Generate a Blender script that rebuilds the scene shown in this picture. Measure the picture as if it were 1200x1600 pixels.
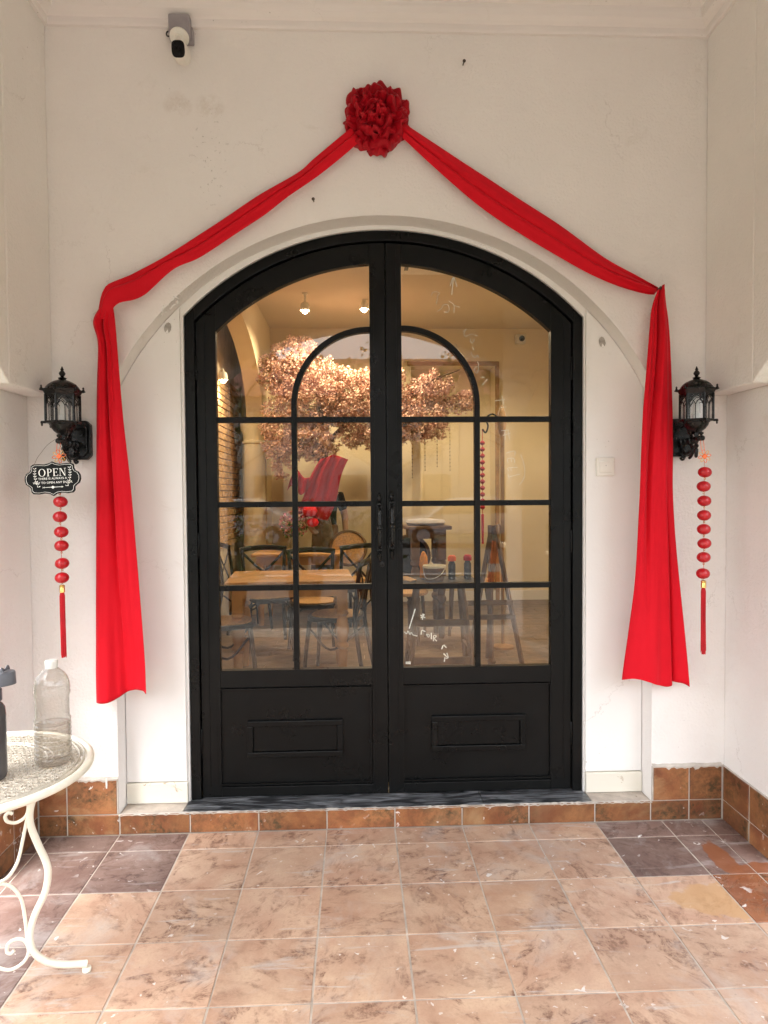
import bpy, bmesh, math, random
from mathutils import Vector, Matrix, Quaternion, noise
random.seed(7)
R = math.radians
PI = math.pi
scene = bpy.context.scene
for o in list(bpy.data.objects): bpy.data.objects.remove(o)
COL = scene.collection

# ------------------------------------------------------------------ camera
def set_camera():
    yaw, pitch, roll = 0.04017, 0.03086, -0.00733
    f = Vector((math.sin(yaw)*math.cos(pitch), math.cos(yaw)*math.cos(pitch), -math.sin(pitch)))
    r = Vector((math.cos(yaw), -math.sin(yaw), 0)); u = r.cross(f)
    r2 = r*math.cos(roll) + u*math.sin(roll); u2 = -r*math.sin(roll) + u*math.cos(roll)
    cd = bpy.data.cameras.new('camera'); cd.sensor_width = 36; cd.sensor_height = 36
    cd.sensor_fit = 'VERTICAL'; cd.lens = 36*1085.1/1600
    cd.clip_start = .05; cd.clip_end = 600
    co = bpy.data.objects.new('camera', cd); COL.objects.link(co)
    m = Matrix((r2, u2, -f)).transposed().to_4x4()
    m.translation = Vector((.1408, -3.0249, 1.4916)); co.matrix_world = m
    scene.camera = co
set_camera()

# ------------------------------------------------------------------ sky, sun, exposure
SUN_EL, SUN_AZ = R(64), R(205)
w = bpy.data.worlds.new('World'); scene.world = w; w.use_nodes = True
nt = w.node_tree; nt.nodes.clear()
sky = nt.nodes.new('ShaderNodeTexSky'); sky.sky_type = 'NISHITA'; sky.sun_disc = False
sky.sun_elevation = SUN_EL; sky.sun_rotation = SUN_AZ; sky.air_density = 1.0; sky.dust_density = 4.0; sky.ozone_density = 1.0
hs = nt.nodes.new('ShaderNodeHueSaturation'); hs.inputs['Saturation'].default_value = .24   # overcast: the whole sky is nearly white
bg = nt.nodes.new('ShaderNodeBackground'); bg.inputs['Strength'].default_value = .15
wo = nt.nodes.new('ShaderNodeOutputWorld')
nt.links.new(sky.outputs[0], hs.inputs['Color']); nt.links.new(hs.outputs[0], bg.inputs[0]); nt.links.new(bg.outputs[0], wo.inputs[0])
sl = bpy.data.lights.new('sun', 'SUN'); sl.energy = 1.3; sl.angle = R(30); sl.color = (1, .96, .9)
so = bpy.data.objects.new('sun', sl); COL.objects.link(so)
sv = Vector((math.sin(SUN_AZ)*math.cos(SUN_EL), math.cos(SUN_AZ)*math.cos(SUN_EL), math.sin(SUN_EL)))
so.rotation_euler = (-sv).to_track_quat('-Z', 'Y').to_euler(); so.location = (0, -8, 9)
vs = scene.view_settings; vs.view_transform = 'Standard'; vs.look = 'None'; vs.gamma = 1; vs.use_curve_mapping = False
vs.exposure = 2.62
scene.render.engine = 'CYCLES'
scene.cycles.use_denoising = True; scene.cycles.use_adaptive_sampling = True; scene.cycles.adaptive_threshold = .02
scene.cycles.max_bounces = 10; scene.cycles.diffuse_bounces = 6; scene.cycles.transparent_max_bounces = 24
scene.cycles.sample_clamp_indirect = 6.0
scene.cycles.caustics_reflective = False; scene.cycles.caustics_refractive = False

# ------------------------------------------------------------------ materials
MATS = {}
def new_mat(name):
    m = bpy.data.materials.new(name); m.use_nodes = True
    n = m.node_tree; b = n.nodes['Principled BSDF']
    MATS[name] = m
    return m, n, b
def N(n, t, **kw):
    x = n.nodes.new('ShaderNode' + t)
    for k, v in kw.items():
        if k.startswith('_'): setattr(x, k[1:], v)
        else: x.inputs[k.replace('__', ' ')].default_value = v
    return x
def noise_node(n, vec, scale, detail=4, rough=.55, dist=0):
    x = N(n, 'TexNoise', Scale=scale, Detail=detail, Roughness=rough, Distortion=dist)
    if vec is not None: n.links.new(vec, x.inputs['Vector'])
    return x.outputs['Fac']
def ramp(n, fac, stops):
    x = n.nodes.new('ShaderNodeValToRGB'); e = x.color_ramp.elements
    while len(e) < len(stops): e.new(.5)
    for k, (p, c) in enumerate(stops):
        e[k].position = p; e[k].color = (c, c, c, 1) if isinstance(c, (int, float)) else (*c, 1)
    n.links.new(fac, x.inputs[0]); return x.outputs[0]
def mix(n, fac, a, b, blend='MIX'):
    x = n.nodes.new('ShaderNodeMix'); x.data_type = 'RGBA'; x.blend_type = blend
    for s, v in ((x.inputs[0], fac), (x.inputs[6], a), (x.inputs[7], b)):
        if isinstance(v, bpy.types.NodeSocket): n.links.new(v, s)
        elif isinstance(v, (int, float)): s.default_value = v if s.type == 'VALUE' else (v, v, v, 1)
        else: s.default_value = (*v, 1)
    return x.outputs[2]
def mth(n, op, a, b=None, clamp=False):
    x = n.nodes.new('ShaderNodeMath'); x.operation = op; x.use_clamp = clamp
    for s, v in ((x.inputs[0], a), (x.inputs[1], b)):
        if v is None: continue
        if isinstance(v, bpy.types.NodeSocket): n.links.new(v, s)
        else: s.default_value = v
    return x.outputs[0]
def bump(n, b, h, strength, dist=.003):
    x = N(n, 'Bump', Strength=strength, Distance=dist); n.links.new(h, x.inputs['Height']); n.links.new(x.outputs[0], b.inputs['Normal'])
def coord(n, kind='Object'):
    if kind == 'World': return N(n, 'NewGeometry').outputs['Position']
    return N(n, 'TexCoord').outputs[kind]
def pmat(name, col, rough=.5, metal=0, var=.18, scale=9, bs=0, bscale=60, spec=.5, wear=None, coat=0):
    m, n, b = new_mat(name); c = coord(n)
    f = noise_node(n, c, scale, 5)
    base = mix(n, ramp(n, f, [(.3, 0), (.7, 1)]), [x*(1-var) for x in col], [min(1, x*(1+var)) for x in col])
    if wear:
        wf = ramp(n, noise_node(n, c, scale*3.1, 6, .7), [(.62, 0), (.70, 1)])
        base = mix(n, wf, base, wear)
    n.links.new(base, b.inputs['Base Color'])
    rr = ramp(n, noise_node(n, c, scale*2.3, 3), [(.25, max(0, rough-.1)), (.75, min(1, rough+.1))]); n.links.new(rr, b.inputs['Roughness'])
    b.inputs['Metallic'].default_value = metal; b.inputs['Specular IOR Level'].default_value = spec
    if coat: b.inputs['Coat Weight'].default_value = coat
    if bs: bump(n, b, noise_node(n, c, bscale, 4, .6), bs)
    return m

def plaster(name, col, stip, dirt=True):
    m, n, b = new_mat(name); c = coord(n, 'World')
    f = noise_node(n, c, 1.3, 5, .6); base = mix(n, ramp(n, f, [(.3, 0), (.7, 1)]), [x*.93 for x in col], col)
    # scattered specks, scuffs and drip marks of its own shape
    sp = ramp(n, noise_node(n, c, 75, 2, .5), [(.735, 0), (.765, 1)])
    spm = mth(n, 'MULTIPLY', sp, ramp(n, noise_node(n, c, 2.1, 3), [(.5, 0), (.66, 1)]))
    base = mix(n, mth(n, 'MULTIPLY', spm, .7), base, (.16, .13, .10))
    sc = ramp(n, noise_node(n, c, 6, 7, .75, .6), [(.60, 0), (.72, .45)])
    base = mix(n, mth(n, 'MULTIPLY', sc, .35), base, (.48, .42, .35))
    vo = N(n, 'TexVoronoi', Scale=1.15); vo.feature = 'DISTANCE_TO_EDGE'
    wv = N(n, 'VectorMath', _operation='ADD'); nz = N(n, 'TexNoise', Scale=3.0, Detail=6.0, Roughness=.7); n.links.new(c, nz.inputs['Vector'])
    sv2 = N(n, 'VectorMath', _operation='SCALE'); sv2.inputs['Scale'].default_value = .35; n.links.new(nz.outputs['Color'], sv2.inputs[0])
    n.links.new(c, wv.inputs[0]); n.links.new(sv2.outputs[0], wv.inputs[1]); n.links.new(wv.outputs[0], vo.inputs['Vector'])
    ck = mth(n, 'MULTIPLY', ramp(n, vo.outputs['Distance'], [(.0, 1), (.0035, 0)]), ramp(n, noise_node(n, c, 1.7, 3), [(.52, 0), (.62, 1)]))
    base = mix(n, mth(n, 'MULTIPLY', ck, .35), base, (.35, .30, .26))     # hairline cracks
    if dirt:   # dirty rings and specks on the wall under the camera box
        s = N(n, 'SeparateXYZ'); n.links.new(c, s.inputs[0])
        def blob(cx, cz, rx, rz):
            dx = mth(n, 'DIVIDE', mth(n, 'SUBTRACT', s.outputs[0], cx), rx); dz = mth(n, 'DIVIDE', mth(n, 'SUBTRACT', s.outputs[2], cz), rz)
            d = mth(n, 'ADD', mth(n, 'MULTIPLY', dx, dx), mth(n, 'MULTIPLY', dz, dz))
            return mth(n, 'SUBTRACT', 1, d, True)
        b1 = mth(n, 'MAXIMUM', blob(-.60, 3.14, .07, .06), blob(-.47, 3.13, .07, .06))
        base = mix(n, mth(n, 'MULTIPLY', mth(n, 'MULTIPLY', b1, ramp(n, noise_node(n, c, 19, 6, .7), [(.40, 0), (.65, 1)])), .4), base, (.36, .27, .17))
        sp2 = ramp(n, noise_node(n, c, 62, 3, .6), [(.63, 0), (.68, 1)])
        base = mix(n, mth(n, 'MULTIPLY', mth(n, 'MULTIPLY', blob(-.47, 2.93, .10, .26), sp2), .45), base, (.2, .17, .14))
    n.links.new(base, b.inputs['Base Color']); b.inputs['Roughness'].default_value = .85; b.inputs['Specular IOR Level'].default_value = .25
    h = mth(n, 'ADD', noise_node(n, c, 85, 3, .55), mth(n, 'MULTIPLY', noise_node(n, c, 9, 3), 1.6))
    bump(n, b, h, stip, .004)
    return m
plaster('plaster', (.835, .812, .79), .95)
plaster('smooth_plaster', (.85, .84, .82), .13, False)
plaster('cornice_plaster', (.81, .78, .765), .18, False)
plaster('cream_wall', (.80, .70, .50), .12, False)
plaster('inner_ceiling', (.72, .64, .50), .05, False)
plaster('outer_render', (.82, .81, .78), .3, False)

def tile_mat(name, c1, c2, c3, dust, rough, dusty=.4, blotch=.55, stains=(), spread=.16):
    m, n, b = new_mat(name); c = coord(n, 'World')
    oi = N(n, 'ObjectInfo'); rnd = oi.outputs['Random']
    off = N(n, 'VectorMath', _operation='ADD'); cv = N(n, 'CombineXYZ')
    n.links.new(mth(n, 'MULTIPLY', rnd, 37.0), cv.inputs[0]); n.links.new(mth(n, 'MULTIPLY', rnd, 91.0), cv.inputs[1])
    n.links.new(c, off.inputs[0]); n.links.new(cv.outputs[0], off.inputs[1]); v = off.outputs[0]
    base = mix(n, ramp(n, noise_node(n, v, 5, 6, .62, .4), [(.34, 0), (.66, 1)]), c1, c2)
    base = mix(n, mth(n, 'MULTIPLY', ramp(n, noise_node(n, v, 3.6, 7, .7, .5), [(.48, 0), (.66, 1)]), .55), base, [c2[0]*.82, c2[1]*.66, c2[2]*.62])
    # brown glaze flecks, drawn out in a direction of each tile's own
    vr = N(n, 'VectorRotate', _rotation_type='Z_AXIS'); n.links.new(v, vr.inputs['Vector']); n.links.new(mth(n, 'MULTIPLY', rnd, 6.28), vr.inputs['Angle'])
    mp = N(n, 'Mapping'); mp.inputs['Scale'].default_value = (1, 1.9, 1.6); n.links.new(vr.outputs[0], mp.inputs[0])
    fl = ramp(n, noise_node(n, mp.outputs[0], 8.5, 8, .72, .9), [(blotch, 0), (blotch+.09, 1)])
    br = ramp(n, noise_node(n, v, 46, 5, .7), [(.36, 0), (.62, 1)])
    fl = mth(n, 'MULTIPLY', fl, ramp(n, noise_node(n, v, 4.4, 2), [(.38, .1), (.6, 1)]))
    base = mix(n, mth(n, 'MULTIPLY', mth(n, 'MULTIPLY', fl, br), .95), base, c3)
    base = mix(n, mth(n, 'MULTIPLY', ramp(n, noise_node(n, v, 120, 3, .7), [(.45, 0), (.7, 1)]), .22), base, [x*.6 for x in c2])
    pit = ramp(n, noise_node(n, v, 33, 4, .6), [(.69, 0), (.74, 1)]); base = mix(n, mth(n, 'MULTIPLY', pit, .55), base, [x*.45 for x in c3])
    # plaster dust trodden over the joints: continuous across tiles
    d1 = ramp(n, noise_node(n, c, 3.2, 6, .68, .8), [(.54, 0), (.70, 1)])
    base = mix(n, mth(n, 'MULTIPLY', d1, dusty), base, dust)
    d2 = ramp(n, noise_node(n, c, 27, 3, .5, .5), [(.665, 0), (.69, 1)])
    d2 = mth(n, 'MULTIPLY', d2, ramp(n, noise_node(n, c, 2.6, 3), [(.44, 0), (.56, 1)]))
    base = mix(n, mth(n, 'MULTIPLY', d2, .75), base, (.72, .70, .68))
    mp2 = N(n, 'Mapping'); mp2.inputs['Rotation'].default_value = (0, 0, -.05); mp2.inputs['Scale'].default_value = (1, 7, 1); n.links.new(c, mp2.inputs[0])
    st = ramp(n, noise_node(n, mp2.outputs[0], 2.4, 6, .68, .5), [(.59, 0), (.69, .8)])
    base = mix(n, st, base, dust)
    for cx, cy, rx, ry, col, am in stains:            # a dried spill with its own ragged outline
        s_ = N(n, 'SeparateXYZ'); n.links.new(c, s_.inputs[0])
        dx = mth(n, 'DIVIDE', mth(n, 'SUBTRACT', s_.outputs[0], cx), rx); dy = mth(n, 'DIVIDE', mth(n, 'SUBTRACT', s_.outputs[1], cy), ry)
        d_ = mth(n, 'ADD', mth(n, 'ADD', mth(n, 'MULTIPLY', dx, dx), mth(n, 'MULTIPLY', dy, dy)), mth(n, 'MULTIPLY', mth(n, 'SUBTRACT', noise_node(n, c, 11, 5, .6), .5), 2.4))
        base = mix(n, mth(n, 'MULTIPLY', ramp(n, d_, [(.80, 1), (.95, 0)]), am), base, col)
    tv = mth(n, 'ADD', mth(n, 'MULTIPLY', rnd, spread), 1-spread/2)
    hv = N(n, 'HueSaturation'); n.links.new(base, hv.inputs['Color']); n.links.new(tv, hv.inputs['Value'])
    n.links.new(hv.outputs[0], b.inputs['Base Color'])
    rr = mth(n, 'ADD', mth(n, 'MULTIPLY', mth(n, 'MAXIMUM', d1, fl), .2), rough, True); n.links.new(rr, b.inputs['Roughness'])
    b.inputs['Specular IOR Level'].default_value = .4
    bump(n, b, mth(n, 'ADD', noise_node(n, v, 30, 5, .6), mth(n, 'MULTIPLY', noise_node(n, v, 6, 3), 2)), .22, .002)
    return m
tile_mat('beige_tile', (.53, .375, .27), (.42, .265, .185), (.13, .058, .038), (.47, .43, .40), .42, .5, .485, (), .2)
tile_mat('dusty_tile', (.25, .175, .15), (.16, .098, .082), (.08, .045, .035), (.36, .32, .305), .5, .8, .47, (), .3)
SPILL = [(1.60, -.33, .05, .16, (.22, .075, .03), .9), (1.75, -.42, .16, .06, (.22, .075, .03), .9), (1.52, -.60, .24, .13, (.44, .26, .12), .75)]
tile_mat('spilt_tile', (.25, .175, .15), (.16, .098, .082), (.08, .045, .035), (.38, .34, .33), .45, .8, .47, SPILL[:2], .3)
tile_mat('wet_tile', (.30, .115, .05), (.20, .07, .032), (.07, .04, .022), (.34, .19, .12), .2, .45, .50)
tile_mat('stained_tile', (.53, .375, .27), (.42, .265, .185), (.13, .058, .038), (.47, .43, .40), .42, .5, .485, SPILL[2:], .2)
tile_mat('terracotta_tile', (.36, .160, .064), (.19, .066, .031), (.050, .040, .018), (.36, .22, .11), .36, .35, .40, (), .5)
pmat('grout', (.45, .395, .34), .95, var=.25, scale=14, bs=.3, bscale=140, wear=(.2, .16, .13))
pmat('mortar', (.52, .48, .43), .95, var=.2, scale=18, bs=.5, bscale=120)

def marble():
    m, n, b = new_mat('black_marble'); c = coord(n, 'World')
    mp = N(n, 'Mapping'); mp.inputs['Rotation'].default_value = (0, 0, .22); mp.inputs['Scale'].default_value = (1, 7, 4); n.links.new(c, mp.inputs[0])
    v = ramp(n, noise_node(n, mp.outputs[0], 4.5, 7, .62, 1.4), [(.46, .03), (.66, .7)])
    n.links.new(mix(n, v, (.010, .011, .013), (.36, .38, .41)), b.inputs['Base Color']); b.inputs['Roughness'].default_value = .28
marble()
def vein():
    m, n, b = new_mat('veined_base'); c = coord(n, 'World')
    v = ramp(n, noise_node(n, c, 9, 6, .7, 1.6), [(.60, 0), (.66, 1)])
    n.links.new(mix(n, mth(n, 'MULTIPLY', v, .75), (.74, .71, .62), (.36, .24, .12)), b.inputs['Base Color']); b.inputs['Roughness'].default_value = .6
    bump(n, b, noise_node(n, c, 60, 4), .2)
vein()
def door_metal(name, col, rough):
    m, n, b = new_mat(name); c = coord(n)
    sp = ramp(n, noise_node(n, c, 320, 2, .5), [(.56, 0), (.72, 1)])
    base = mix(n, mth(n, 'MULTIPLY', sp, .35), col, [x*3.2 for x in col])
    dust = ramp(n, noise_node(n, c, 2.2, 6, .7), [(.45, 0), (.8, .5)]); base = mix(n, mth(n, 'MULTIPLY', dust, .03), base, (.3, .29, .27))
    scr = ramp(n, noise_node(n, c, 17, 8, .8, 2), [(.715, 0), (.735, .7)]); base = mix(n, mth(n, 'MULTIPLY', scr, .5), base, (.4, .39, .37))
    n.links.new(base, b.inputs['Base Color'])
    n.links.new(ramp(n, noise_node(n, c, 5, 5), [(.3, rough-.07), (.7, rough+.12)]), b.inputs['Roughness'])
    b.inputs['Specular IOR Level'].default_value = .17
    bump(n, b, noise_node(n, c, 320, 2), .35, .0008)
door_metal('door_metal', (.0035, .0038, .0038), .30)
def glass_mat(name, tint, f0, dirt=0.0, rough=0.0):
    m, n, b = new_mat(name); n.nodes.remove(b)
    tr = N(n, 'BsdfTransparent'); tr.inputs[0].default_value = (*tint, 1)
    gl = N(n, 'BsdfGlossy'); gl.inputs['Roughness'].default_value = rough
    lw = N(n, 'LayerWeight', Blend=.5)
    f5 = mth(n, 'POWER', lw.outputs['Facing'], 5.0); fac = mth(n, 'ADD', mth(n, 'MULTIPLY', f5, 1-f0), f0, True)
    mx = N(n, 'MixShader'); n.links.new(fac, mx.inputs[0]); n.links.new(tr.outputs[0], mx.inputs[1]); n.links.new(gl.outputs[0], mx.inputs[2])
    out = mx
    if dirt:
        c = coord(n, 'World')
        d = mth(n, 'MULTIPLY', ramp(n, noise_node(n, c, 7, 7, .72, .8), [(.55, 0), (.78, 1)]), dirt)
        d2 = mth(n, 'MULTIPLY', ramp(n, noise_node(n, c, 34, 5, .7, 1.5), [(.66, 0), (.72, 1)]), ramp(n, noise_node(n, c, 4, 3), [(.5, 0), (.62, 1)]))
        df = N(n, 'BsdfDiffuse'); df.inputs[0].default_value = (.75, .72, .66, 1)
        m2 = N(n, 'MixShader'); n.links.new(mth(n, 'ADD', d, mth(n, 'MULTIPLY', d2, dirt*45.0), True), m2.inputs[0])
        n.links.new(mx.outputs[0], m2.inputs[1]); n.links.new(df.outputs[0], m2.inputs[2]); out = m2
    n.links.new(out.outputs[0], n.nodes['Material Output'].inputs[0])
glass_mat('pane_glass', (.97, .97, .95), .036, .003)
glass_mat('lantern_glass', (.86, .86, .86), .06, .12, .05)
def plastic_clear(name, tint, dif, amount):
    m, n, b = new_mat(name); n.nodes.remove(b)
    tr = N(n, 'BsdfTransparent'); tr.inputs[0].default_value = (*tint, 1)
    gl = N(n, 'BsdfGlossy'); gl.inputs['Roughness'].default_value = .06
    df = N(n, 'BsdfDiffuse'); df.inputs[0].default_value = (*dif, 1)
    lw = N(n, 'LayerWeight', Blend=.5); f = lw.outputs['Facing']
    m1 = N(n, 'MixShader'); n.links.new(mth(n, 'ADD', mth(n, 'MULTIPLY', mth(n, 'POWER', f, 3.0), .55), amount, True), m1.inputs[0])
    n.links.new(tr.outputs[0], m1.inputs[1]); n.links.new(df.outputs[0], m1.inputs[2])
    m2 = N(n, 'MixShader'); n.links.new(mth(n, 'ADD', mth(n, 'MULTIPLY', mth(n, 'POWER', f, 4.0), .6), .06, True), m2.inputs[0])
    n.links.new(m1.outputs[0], m2.inputs[1]); n.links.new(gl.outputs[0], m2.inputs[2])
    c = coord(n); bp = N(n, 'Bump', Strength=.5, Distance=.004); n.links.new(noise_node(n, c, 38, 3), bp.inputs['Height']); n.links.new(bp.outputs[0], gl.inputs['Normal'])
    n.links.new(m2.outputs[0], n.nodes['Material Output'].inputs[0])
plastic_clear('clear_plastic', (.965, .955, .935), (.33, .30, .26), .12)
plastic_clear('bottle_water', (.93, .91, .88), (.42, .38, .33), .10)
plastic_clear('smoke_plastic', (.30, .29, .30), (.085, .08, .085), .72)
def cloth(name, col, rough=.7, weave=700, bs=.3, sheen=.25):
    m, n, b = new_mat(name); c = coord(n)
    base = mix(n, noise_node(n, c, 14, 4), [x*.9 for x in col], col)
    n.links.new(base, b.inputs['Base Color']); b.inputs['Roughness'].default_value = rough
    b.inputs['Sheen Weight'].default_value = sheen; b.inputs['Sheen Tint'].default_value = (1, .25, .3, 1); b.inputs['Specular IOR Level'].default_value = .2
    mp = N(n, 'Mapping'); mp.inputs['Scale'].default_value = (1, 1, .16); n.links.new(c, mp.inputs[0])
    cr = ramp(n, noise_node(n, mp.outputs[0], 34, 4, .6, .6), [(.42, 0), (.5, 1), (.58, .2)])
    h = mth(n, 'ADD', mth(n, 'ADD', mth(n, 'MULTIPLY', noise_node(n, c, weave, 1), .25), noise_node(n, c, 22, 4, .6)), mth(n, 'MULTIPLY', cr, .35)); bump(n, b, h, bs, .004)
    return m
cloth('red_cloth', (.66, .002, .014))
cloth('red_satin', (.40, .003, .012), .5, 500, .25, .05)
def silk():
    m, n, b = new_mat('silk_bead'); c = coord(n)
    mp = N(n, 'Mapping'); mp.inputs['Scale'].default_value = (1, 1, .02); n.links.new(c, mp.inputs[0])
    t = noise_node(n, mp.outputs[0], 900, 2)
    n.links.new(mix(n, t, (.36, .001, .006), (.54, .002, .010)), b.inputs['Base Color']); b.inputs['Roughness'].default_value = .34
    b.inputs['Anisotropic'].default_value = .85
    tg = N(n, 'Tangent'); tg.direction_type = 'RADIAL'; tg.axis = 'Z'; n.links.new(tg.outputs[0], b.inputs['Tangent']); b.inputs['Anisotropic Rotation'].default_value = .25
    b.inputs['Specular IOR Level'].default_value = .5; b.inputs['Coat Weight'].default_value = .25; b.inputs['Coat Roughness'].default_value = .16
silk()
pmat('red_thread', (.55, .008, .018), .7, bs=.4, bscale=300)
pmat('orange_cord', (.95, .20, .06), .6, var=.1)
pmat('gold_cord', (.95, .55, .16), .45, var=.15)
pmat('gold', (.75, .48, .16), .25, 1, var=.1)
pmat('iron', (.004, .004, .004), .30, .0, var=.3, scale=30, bs=.3, bscale=160, spec=.32, wear=(.018, .017, .016))
pmat('lens_black', (.004, .004, .005), .22, bs=0, spec=.2)
pmat('white_plastic', (.78, .76, .70), .4, var=.05)
pmat('cap_plastic', (.70, .70, .66), .45, var=.1)
pmat('grey_box', (.30, .28, .30), .55, var=.08, scale=20)
pmat('cable', (.01, .01, .01), .5)
pmat('cream_paint', (.80, .77, .66), .38, var=.07, scale=25, bs=.08, bscale=90)
pmat('filigree_paint', (.50, .46, .39), .42, var=.15, scale=40, bs=.1, bscale=120, wear=(.3, .25, .19))
pmat('sign_black', (.008, .009, .0085), .6, var=.2, scale=30, spec=.15)
pmat('sign_white', (.82, .81, .76), .7, var=.1, scale=40)
pmat('string', (.25, .22, .18), .8)
pmat('nail', (.09, .07, .055), .5, .6, var=.4, scale=60)
pmat('concrete_plug', (.36, .34, .31), .95, var=.35, scale=50, bs=.8, bscale=90)
pmat('paint_pen', (.86, .85, .80), .8, var=.1, scale=80)
pmat('lid_plastic', (.10, .105, .125), .42, var=.12, scale=30)
pmat('dark_wood', (.010, .008, .007), .38, var=.4, scale=16, bs=.1)
pmat('honey_wood', (.50, .27, .10), .42, var=.25, scale=7, bs=.12, bscale=40)
pmat('oak', (.36, .22, .105), .5, var=.3, scale=8, bs=.15, bscale=40)
pmat('easel_wood', (.15, .085, .042), .55, var=.35, scale=9, bs=.15, bscale=40)
pmat('rattan', (.52, .31, .13), .6, var=.3, scale=60, bs=.6, bscale=220)
pmat('plank_wood', (.17, .12, .082), .5, var=.35, scale=5, bs=.2, bscale=30)
pmat('brick_red', (.50, .32, .16), .9, var=.4, scale=14, bs=.6, bscale=60)
pmat('brick_joint', (.62, .53, .38), .95, var=.2, bs=.4, bscale=90)
pmat('bark', (.12, .08, .05), .9, var=.4, scale=20, bs=.8, bscale=40)
def petals(name, a, b_):
    m, n, b = new_mat(name); g = N(n, 'NewGeometry')
    n.links.new(mix(n, g.outputs['Random Per Island'], a, b_), b.inputs['Base Color']); b.inputs['Roughness'].default_value = .75
petals('blossom', (.80, .56, .47), (.52, .31, .25))
petals('leaf', (.10, .16, .04), (.045, .085, .02))
petals('posy', (.55, .09, .16), (.62, .42, .36))
pmat('asphalt', (.075, .075, .075), .9, var=.3, scale=4, bs=.5, bscale=120)
pmat('paving', (.13, .128, .122), .9, var=.25, scale=3, bs=.3, bscale=60)
pmat('kerb_stone', (.46, .44, .40), .9, var=.2, bs=.4)
pmat('grass', (.085, .095, .05), .9, var=.5, scale=12)
pmat('cone_orange', (.85, .16, .04), .5, var=.12)
pmat('car_paint', (.62, .63, .64), .25, var=.05, coat=.6)
pmat('car_glass', (.02, .025, .03), .08)
pmat('rubber', (.02, .02, .02), .8)
pmat('skin', (.42, .24, .16), .55, var=.08)
pmat('black_cotton', (.012, .012, .013), .9, var=.2)
pmat('brown_cotton', (.16, .085, .04), .85, var=.2)
pmat('hair', (.012, .009, .007), .5)
pmat('roof_tile', (.28, .10, .06), .8, var=.3)
pmat('bag_grey', (.42, .40, .42), .7, var=.2)
pmat('bottle_dark', (.03, .035, .05), .3)
pmat('glove_amber', (.80, .32, .03), .6, var=.2, scale=40)
def emit(name, col, s):
    m, n, b = new_mat(name); b.inputs['Emission Color'].default_value = (*col, 1); b.inputs['Emission Strength'].default_value = s
    b.inputs['Base Color'].default_value = (.8, .8, .8, 1)
emit('bulb_glow', (1, .80, .5), 12)

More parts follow.
